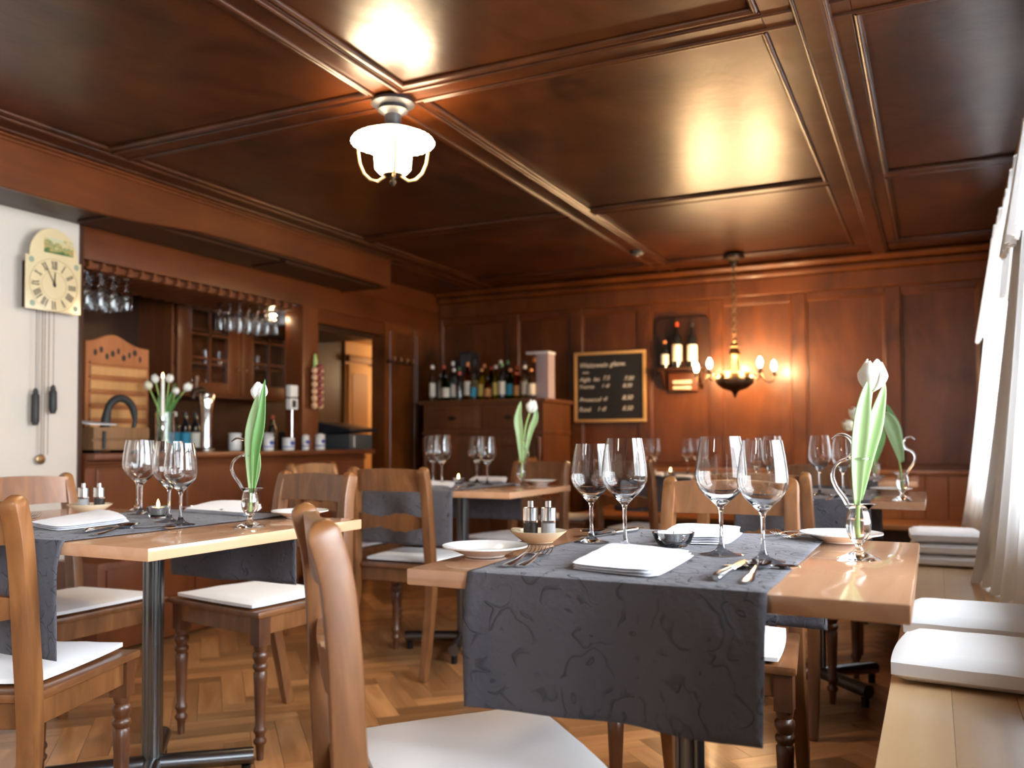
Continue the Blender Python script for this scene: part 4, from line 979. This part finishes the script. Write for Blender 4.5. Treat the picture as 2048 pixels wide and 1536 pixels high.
chair(-2.22, 5.32, -80, 'chair with rounded back in front of the chalkboard', 'white cushion on the chair in front of the chalkboard')

# ------------------------------------------------------------------ tableware
ZR = TZ+.0042     # top of the runner
def wineglass(px, py, rim, R, label, z=ZR, group='large wine glasses'):
    p = at(px, py, z); D = (p-CAM).dot(FW)
    d = FW - UPV*(rim-CY)/FPX; H = CH + d.z*D - z
    return wg(p, H, R, label, group)
def wg(p, H, R, label, group):
    t = thing('wine_glass', label, 'wine glass', p, random.random()*6, group)
    stem = H*.41
    o = MB().lathe(wineglass_prof(R, H, R*.86, stem, R*.78), 40).build('bowl_and_stem', m_glass, t, smooth=True)
    return t
G1 = 'wine glasses on the nearest table'; G2 = 'wine glasses on the clock-side table'; G3 = 'wine glasses on the mid-room table'; G4 = 'wine glasses on the table by the bench'; G5 = 'wine glasses on the back tables'
wineglass(1183, 1085, 888, .0415, 'smallest wine glass on the nearest table, standing over the spoon', group=G1)
wineglass(1250, 1099, 877, .0440, 'tall wine glass behind the front napkin, over its left corner', group=G1)
wineglass(1443, 1110, 874, .0455, 'tallest wine glass in front of the far napkin on nearest table', group=G1)
wineglass(1527, 1124, 882, .0425, 'wine glass behind the knife and spoon on nearest table', group=G1)
wineglass(274, 1022, 877, .042, 'farther of two overlapping wine glasses by the clock-side candle', group=G2)
wineglass(282, 1029, 878, .043, 'nearer of two overlapping wine glasses, left of the candle', group=G2)
wineglass(338, 1044, 880, .042, 'wine glass directly right of the burning tealight', group=G2)
wineglass(361, 1050, 884, .041, 'wine glass nearest the table edge, right of the tealight', group=G2)
wineglass(866, 966, 871, .042, 'leftmost wine glass on the mid-room table', group=G3)
wineglass(884, 970, 869, .046, 'second wine glass from left on the mid-room table', group=G3)
wineglass(954, 966, 872, .043, 'third wine glass from left on the mid-room table', group=G3)
wineglass(975, 970, 873, .043, 'wine glass nearest the tulip on the mid-room table', group=G3)
wineglass(1640, 990, 873, .042, 'wine glass left of the loop of the glass vase, table by bench', group=G4)
wineglass(1687, 993, 876, .040, 'wine glass seen through the glass vase handle, table by bench', group=G4)
wineglass(1508, 985, 878, .038, 'wine glass seen through the nearest table glass bowls, left one', group=G4)
wineglass(1545, 990, 874, .040, 'wine glass seen behind the nearest glasses, right one', group=G4)
wineglass(1311, 951, 878, .040, 'small distant wine glass left of the back table candle', group=G5)
wineglass(1294, 946, 879, .038, 'small distant wine glass behind its neighbour, left of candle', group=G5)
wineglass(1375, 951, 878, .040, 'distant wine glass right of the back table candle', group=G5)
wineglass(1392, 948, 879, .038, 'distant wine glass farthest right on the back table', group=G5)

def plate(px, py, r, label, z=TZ+.001, rz=0, g='side plates'):
    t = at(px, py, z)
    m = MB().lathe([(0, .004), (r*.50, .0035), (r*.58, .006), (r*.80, .0135), (r, .018), (r*1.0, .0205), (r*.80, .0165), (r*.58, .0095), (r*.5, .0075), (0, .007)], 48)
    m.lathe([(r*.40, .004), (r*.42, 0), (r*.46, 0), (r*.50, .0042)], 48)
    o = m.build('side_plate', m_china, smooth=True, weld=False); o.location = t; return tag(o, label, 'plate', g)
plate(970, 1112, .078, 'white side plate at the left corner of the nearest table')
plate(1682, 1084, .081, 'white side plate behind the glass vase on the nearest table')
plate(600, 1035, .078, 'white side plate on the clock-side table behind the chair post')
plate(1080, 968, .080, 'white side plate beside the tulip on the mid-room table')
plate(820, 968, .075, 'pale side plate behind the chair back, mid-room table')
plate(1782, 986, .078, 'white side plate on the table by the bench')
plate(1400, 968, .05, 'small white plate on the table behind the nearest chair') if False else None

def napkin(c4, label, layers=3, th=.0042, z=ZR, seed=0, peak=0.0, g='folded white napkins'):
    """c4: four table points (left-near, right-near, right-far, left-far)"""
    c = sum((Vector(p) for p in c4), Vector())/4
    t = thing('napkin', label, 'napkin', (c.x, c.y, z), 0, g)
    q = [Vector(p)-c for p in c4]
    for p in q: p.z = 0
    for k in range(layers):
        s = 1-.018*k; sh = Vector((.0025*sin(seed+k*2), .003*cos(seed*2+k), 0))
        def f(top):
            def g_(u, v):
                uu = u; vv = v
                a = q[0]*(1-uu)+q[1]*uu; b = q[3]*(1-uu)+q[2]*uu; p = (a*(1-vv)+b*vv)*s+sh
                x = 2*u-1; y = 2*v-1; e = (1-abs(x)**8)*(1-abs(y)**8); kk = 1-.05*(x*x*y*y)**2; p = Vector((p.x*kk, p.y*kk, 0))
                base = k*th + .0015*noise.noise(Vector((p.x*25+seed, p.y*25, 0)))*(k > 0) + peak*(v**2)*(.4+.6*sin(u*pi))
                zz = base+th*(.5+(.46 if top else -.46)*e)
                return Vector((p.x, p.y, max(zz, .0003)))
            return g_
        n = 14; m = MB(); m.grid(f(1), n, n); m.grid(f(0), n, n); N1 = (n+1)**2
        idx = lambda i, j, o: o+i*(n+1)+j
        ring = [(i, 0) for i in range(n)]+[(n, j) for j in range(n)]+[(n-i, n) for i in range(n)]+[(0, n-j) for j in range(n)]
        for q_ in range(len(ring)):
            a, b = ring[q_], ring[(q_+1) % len(ring)]; m.f.append((idx(*a, 0), idx(*b, 0), idx(*b, N1), idx(*a, N1)))
        m.build('fold', m_linen, t, smooth=True)
    return t
A_ = lambda x, y: at(x, y, ZR)
napkin([A_(1137, 1140), A_(1310, 1158), A_(1392, 1112), A_(1225, 1094)], 'folded white napkin nearest the runner edge on the nearest table', seed=1)
napkin([A_(1305, 1087), A_(1455, 1091), A_(1487, 1068), A_(1350, 1060)], 'folded white napkin behind the tealight bowl on the nearest table', 4, seed=2, peak=.004)
napkin([A_(52, 1052), A_(112, 1064), A_(262, 1048), A_(200, 1028)], 'folded white napkin between the knife and the mills, clock-side table', 3, seed=3, peak=.010)
napkin([A_(362, 1024), A_(500, 1034), A_(528, 1018), A_(420, 1011)], 'crumpled white napkin behind the vase on clock-side table', 3, seed=4, peak=.012)
napkin([A_(805, 972), A_(905, 977), A_(912, 967), A_(820, 963)], 'white napkin nearest the chair on the mid-room table', 3, seed=5)
napkin([A_(935, 965), A_(1010, 967), A_(1015, 957), A_(950, 956)], 'white napkin by the tulip on the mid-room table', 3, seed=6)
napkin([A_(1575, 1001), A_(1628, 1003), A_(1620, 989), A_(1580, 988)], 'white napkin on the table by the bench, behind a chair post', 3, seed=7)
napkin([A_(1290, 953), A_(1325, 954), A_(1328, 948), A_(1295, 947)], 'white napkin left of the candle on the back table', 3, seed=8)
napkin([A_(1350, 957), A_(1384, 958), A_(1386, 954), A_(1352, 953)], 'white napkin right of the candle on the back table', 3, seed=9)

# cutlery: built along +y, 0 = handle end
def fork_parts(L=.195):
    h = MB().sweep([(0, 0, .004), (0, .02, .0045), (0, .07, .005), (0, L*.60, .009), (0, L*.68, .008)], [.0075, .0095, .0055, .0032, .0040], [.0016, .0018, .0016, .0016, .0014], n=10)
    hd = MB().sweep([(0, L*.67, .008), (0, L*.73, .005), (0, L*.77, .0045)], [.0045, .0115, .012], [.0014, .0011, .0010], n=10)
    tn = [MB().sweep([(x, L*.765, .0045), (x, L*.88, .006), (x*.94, L, .014)], [.0014, .0013, .0006], [.0010, .0009, .0006], n=6) for x in (-.0105, -.0035, .0035, .0105)]
    return h, hd, tn
fh, fhd, ftn = fork_parts(); fhm = fh.mesh('handle', m_steel, smooth=True); fhdm = fhd.mesh('head', m_steel, smooth=True); ftm = [t.mesh('tine', m_steel, smooth=True) for t in ftn]
khm = MB().sweep([(0, 0, .006), (0, .012, .007), (0, .05, .007), (0, .085, .0065), (0, .092, .006)], [.005, .0085, .0068, .0062, .0075], [.004, .0062, .0052, .0048, .005], n=12).mesh('handle', m_steel, smooth=True)
kbm = MB().prism([(-.006, .092), (.006, .092), (.009, .13), (.0085, .20), (-.002, .215), (-.006, .19)], .005, .0066).mesh('blade', m_chrome, bevel=.0005, seg=1)
shm = MB().sweep([(0, 0, .004), (0, .02, .0045), (0, .07, .005), (0, .125, .010), (0, .140, .007)], [.0075, .0095, .0055, .0032, .0040], [.0016, .0018, .0016, .0016, .0014], n=10).mesh('handle', m_steel, smooth=True)
def spoonbowl(L=.066, W_=.021, D_=.009):
    def f(s):
        def g(u, v):
            r = u; a = v*2*pi; x = W_*r*cos(a)*(1-.12*sin(a)); y = L/2*r*sin(a)
            return Vector((x, .168+y, .0105-D_*(1-r*r)+(s*.0009)))
        return g
    m = MB(); m.grid(f(1), 8, 28); m.grid(f(-1), 8, 28); return m
sbm = spoonbowl().mesh('bowl', m_chrome, smooth=True)
def place_cut(kind, a, b, label, z=ZR, flip=False, L=None, g='cutlery on the tables', sc=None):
    d = Vector(b)-Vector(a); ang = math.atan2(-d.x, d.y)
    t = thing(kind, label, kind.replace('dessert_', ''), (a[0], a[1], z), ang, g)
    nominal = {'fork': .195, 'knife': .215, 'spoon': .2}[kind.replace('dessert_', '')]
    s = (sc or 1); t.scale = (s, s, s)
    if 'fork' in kind:
        obj('handle', fhm, t); obj('head', fhdm, t)
        for m in ftm: obj('tine', m, t)
    elif 'knife' in kind: obj('handle', khm, t); obj('blade', kbm, t)
    else: obj('handle', shm, t); obj('bowl', sbm, t)
    if flip: t.rotation_euler = (0, pi, ang); t.location.z = z+.0135*s
    return t
place_cut('fork', A_(1012, 1136), A_(1098, 1092), 'outer dinner fork beside the side plate on the nearest table')
place_cut('fork', A_(1040, 1137), A_(1118, 1096), 'inner dinner fork beside the first, nearest table')
place_cut('knife', A_(1432, 1164), A_(1520, 1108), 'knife beside the front napkin on the nearest table')
place_cut('spoon', A_(1492, 1170), A_(1534, 1118), 'soup spoon lying beside the knife on the nearest table')
place_cut('dessert_spoon', A_(1445, 1134), A_(1568, 1139), 'small spoon lying crosswise under the knife', sc=.6, z=ZR)
place_cut('spoon', A_(1285, 1059), A_(1200, 1068), 'spoon behind the wine glasses on far side of the nearest table')
place_cut('knife', A_(1275, 1064), A_(1190, 1076), 'knife beside the far spoon on the nearest table')
place_cut('fork', A_(1625, 1067), A_(1553, 1086), 'fork behind the tallest glasses, far side of the nearest table', sc=.9)
place_cut('fork', A_(1612, 1062), A_(1545, 1076), 'second fork at far side of the nearest table', sc=.9)
place_cut('knife', A_(168, 1068), A_(280, 1050), 'knife at the runner edge on the clock-side table')
place_cut('spoon', A_(190, 1073), A_(305, 1046), 'dark reflecting spoon pointing at the tealight')
place_cut('dessert_spoon', A_(262, 1058), A_(325, 1058), 'small spoon near the tealight on the clock-side table', sc=.55)
place_cut('fork', A_(5, 1046), A_(146, 1020), 'fork left of the mills on the clock-side table')
place_cut('fork', A_(0, 1052), A_(120, 1030), 'nearer fork by the near chair post, clock-side table')
place_cut('fork', A_(575, 1028), A_(478, 1028), 'fork partly behind the tulip vase on the clock-side table')
place_cut('knife', A_(440, 1014), A_(360, 1018), 'dark knife behind the crumpled napkin on the clock-side table')
place_cut('spoon', A_(930, 978), A_(968, 966), 'spoon on the mid-room table by the candle')
place_cut('knife', A_(912, 980), A_(950, 966), 'knife on the mid-room table by the candle')
place_cut('spoon', A_(1655, 1002), A_(1700, 985), 'spoon on the table by the bench')

# mills on a dish
def mill(p, content, label):
    t = thing('pepper_mill' if content is m_pepper else 'salt_mill', label, 'mill', p)
    MB().lathe([(0, 0), (.0165, 0), (.0165, .010), (.0150, .011), (0, .011)], 24).build('base', m_steel, t, smooth=True)
    MB().lathe([(.0142, .011), (.0152, .011), (.0152, .038), (.0142, .038)], 24).build('glass_body', m_glass, t, smooth=True)
    MB().lathe([(0, .0115), (.0135, .0115), (.0135, .032), (0, .034)], 18).build('filling', content, t, smooth=True)
    MB().lathe([(0, .038), (.0165, .038), (.0165, .064), (.0145, .0655), (.0065, .0655), (.0065, .078), (0, .0785)], 24).build('cap', m_steel, t, smooth=True)
    return t
def dish(p, r, label, rz):
    t = thing('condiment_dish', label, 'dish', p, rz, 'condiment dishes')
    MB().lathe([(0, .003), (r*.55, .002), (r*.62, .004), (r, .022), (r*1.02, .024), (r*.97, .0245), (r*.60, .008), (0, .006)], 40).lathe([(r*.45, .003), (r*.47, 0), (r*.53, 0), (r*.56, .003)], 40).build('bowl', m_cream, t, smooth=True, weld=False)
    MB().torus((r*1.06, 0, .022), .012, .0028, 18, 8, Matrix.Diagonal((1, .8, 1, 1))).build('handle', m_cream, t, smooth=True)
    return t
p = at(1077, 1084, TZ+.001); dish(p, .058, 'cream dish holding two mills on the nearest table', pi*.9)
mill(p+Vector((-.016, -.004, .007)), m_pepper, 'steel and glass pepper mill on the dish, nearest table'); mill(p+Vector((.018, .010, .007)), m_salt, 'steel and glass salt mill on the dish, nearest table')
p = at(180, 1024, TZ+.0045); dish(p, .062, 'cream dish with curled handle on the clock-side table', pi*.95)
mill(p+Vector((-.018, -.008, .007)), m_salt, 'salt mill on the dish, clock-side table'); mill(p+Vector((.022, .014, .007)), m_pepper, 'pepper mill on the dish, clock-side table')

# tealights
def tealight(px, py, r, h, lit, label, z=ZR):
    t = thing('tealight_holder', label, 'candle holder', at(px, py, z))
    MB().lathe([(0, .0), (r*.62, .0), (r*.80, h*.25), (r, h*.9), (r, h), (r*.90, h), (r*.72, h*.35), (r*.55, .007), (0, .007)], 32).build('glass_bowl', m_glass, t, smooth=True)
    MB().lathe([(0, .008), (.017, .008), (.018, h*.86), (.0165, h*.84), (0, h*.83)], 20).build('candle', m_wax, t, smooth=True)
    MB().lathe([(.0183, .0085), (.0188, h*.88), (.0183, h*.88)], 20).build('metal_cup', m_steel, t, smooth=True)
    MB().sweep([(0, 0, h*.82), (.001, 0, h*.82+.007)], .0006, n=5).build('wick', m_black, t)
    if lit: flame(h*.86, .75, t)
    return t
tealight(1347, 1093, .041, .028, False, 'glass tealight bowl between the napkins on the nearest table')
tealight(316, 1036, .030, .032, True, 'burning tealight in glass bowl on the clock-side table')
tealight(917, 968, .030, .03, True, 'burning tealight on the mid-room table')
tealight(1341, 952, .030, .03, True, 'burning tealight on the back table below the wine shelf')

# glass vases with looping handles
def vase(px, py, rot, label, z=TZ+.001, s=1.0):
    p = at(px, py, z); t = thing('bud_vase', label, 'vase', p, rot, 'blown glass bud vases'); t.scale = (s, s, s)
    MB().lathe([(0, 0), (.036, 0), (.037, .0012), (.025, .006), (.010, .014), (.005, .021), (.006, .026), (.013, .033), (.0195, .046), (.0215, .060), (.0190, .076), (.0160, .086), (.0195, .096),
                (.0183, .0955), (.0148, .086), (.0177, .076), (.0202, .060), (.0180, .046), (.011, .035), (.003, .030), (0, .029)], 36,
               ripple=lambda a, r, z: (.75*max(0, cos(a))**7 if z > .094 and r > .018 else 0)).build('body', m_glass, t, smooth=True)
    MB().lathe([(0, .0305), (.0105, .0355), (.0176, .0465), (.0198, .060), (.0187, .070), (0, .070)], 28).build('water', m_water, t, smooth=True)
    P = [(-.0175, .092), (-.026, .108), (-.038, .124), (-.046, .143), (-.043, .160), (-.032, .171), (-.020, .176), (-.010, .186), (-.008, .203), (-.018, .216), (-.034, .219), (-.047, .211)]
    RR = [.0042, .0042, .0038, .0036, .0034, .0034, .0034, .003, .003, .003, .0026, .0016]
    SP = []
    for i in range(len(P)-1):
        p0, p1, p2, p3 = [Vector((*P[max(0, min(len(P)-1, j))], (RR+[.0016])[max(0, min(len(P)-1, j))])) for j in (i-1, i, i+1, i+2)]
        for q_ in range(5):
            u = q_/5; SP.append(.5*((2*p1)+(-p0+p2)*u+(2*p0-5*p1+4*p2-p3)*u*u+(-p0+3*p1-3*p2+p3)*u**3))
    SP.append(Vector((*P[-1], .0016)))
    MB().sweep([(v.x, 0, v.y) for v in SP], [v.z for v in SP], n=10, side=Vector((0, 1, 0))).build('handle', m_glass, t, smooth=True)
    MB().torus((0, 0, .176), .0185, .0022, 28, 8).build('stem_ring', m_glass, t, smooth=True)
    return p
def facing(p):  # rotation that puts local +x along the camera's right
    return YAW
v1 = vase(1718, 1118, YAW+.1, 'blown glass vase with looping handle on the nearest table')
D1 = (v1-CAM).dot(FW)
q = lambda x, y, dd=0: px3(x, y, D1+dd)
tulip('tulip', v1+Vector((0, 0, .040)), [q(1715, 1040), q(1722, 900), q(1735, 830)], q(1741, 783), .0285, 'large white tulip in the vase on the nearest table',
      [([q(1713, 1010, -.006), q(1714, 920, -.008), q(1724, 820, -.012), q(1737, 757, -.014)], .0165, m_leaf), ([q(1718, 1000, .004), q(1735, 900, .006), q(1752, 830, .004), q(1770, 766, .0)], .0160, m_leaf)])
v2 = vase(500, 1054, YAW, 'blown glass vase with looping handle on the clock-side table')
D2 = (v2-CAM).dot(FW); q = lambda x, y, dd=0: px3(x, y, D2+dd)
tulip('tulip', v2+Vector((0, 0, .040)), [q(502, 980), q(508, 880)], q(516, 802), .0235, 'white tulip in the vase on the clock-side table',
      [([q(502, 985, -.008), q(500, 900, -.012), q(506, 840, -.01), q(518, 783, -.014)], .0145, m_leaf), ([q(505, 985, -.004), q(512, 900, -.016), q(522, 840, -.018), q(530, 758, -.018)], .0145, m_leafd), ([q(506, 985, .008), q(514, 940, .012), q(519, 905, .012)], .010, m_leaf)])
v3 = vase(1043, 972, YAW+2.4, 'blown glass vase on the mid-room table')
D3 = (v3-CAM).dot(FW); q = lambda x, y, dd=0: px3(x, y, D3+dd)
tulip('tulip', v3+Vector((0, 0, .040)), [q(1045, 920), q(1050, 860)], q(1059, 826), .032, 'white tulip in the vase on the mid-room table',
      [([q(1043, 925, -.01), q(1039, 870, -.02), q(1036, 835, -.02), q(1042, 802, -.02)], .021, m_leaf), ([q(1047, 925), q(1060, 865, .01), q(1071, 835, .01), q(1070, 808, .01)], .016, m_leaf)])
v4 = vase(1805, 1000, YAW+pi, 'blown glass vase with looping handle on the table by the bench', s=1.0)
D4 = (v4-CAM).dot(FW); q = lambda x, y, dd=0: px3(x, y, D4+dd)
tulip('tulip', v4+Vector((0, 0, .040)), [q(1800, 930), q(1785, 870), q(1762, 835)], q(1745, 838), .026, 'drooping white tulip in vase on the table by the bench, mostly hidden',
      [([q(1803, 925, -.01), q(1790, 880, -.02), q(1775, 840, -.02), q(1760, 824, -.02)], .028, m_leaf), ([q(1802, 925, .01), q(1796, 870, .02), q(1782, 835, .02), q(1773, 808, .02)], .017, m_leafd)])
v5 = vase(1752, 962, YAW, 'distant blown glass vase on back table at the window corner')
D5 = (v5-CAM).dot(FW); q = lambda x, y, dd=0: px3(x, y, D5+dd)
tulip('tulip', v5+Vector((0, 0, .040)), [q(1748, 920), q(1742, 860)], q(1722, 836), .036, 'distant white tulip behind the large tulip leaves, upper one',
      [([q(1748, 925), q(1758, 880), q(1762, 850)], .028, m_leafd), ([q(1746, 925), q(1738, 890), q(1735, 860)], .022, m_leafd)])
tulip('tulip', v5+Vector((-.012, 0, .045)), [q(1742, 925), q(1733, 880)], q(1708, 858), .034, 'distant pinkish tulip behind the large tulip, lower one', [], mat=m_petaly)

# dark legs base of bar-side items: smoke detector on the ceiling
sm_ = thing('smoke_detector', 'small round detector on the ceiling board near the back', 'smoke detector', (-1.72, 5.42, CZ-.004))
MB().lathe([(0, -.03), (.03, -.028), (.042, -.018), (.045, -.004), (.045, 0), (0, 0)], 20).build('housing', m_greyp, sm_, smooth=True)
MB().ball((0, 0, -.03), .006).build('sensor', m_white, sm_, smooth=True)

for o in list(bpy.data.objects):
    if o.type == 'MESH' and o.name.startswith('parquet') is False and len(o.data.vertices) == 0: bpy.data.objects.remove(o)
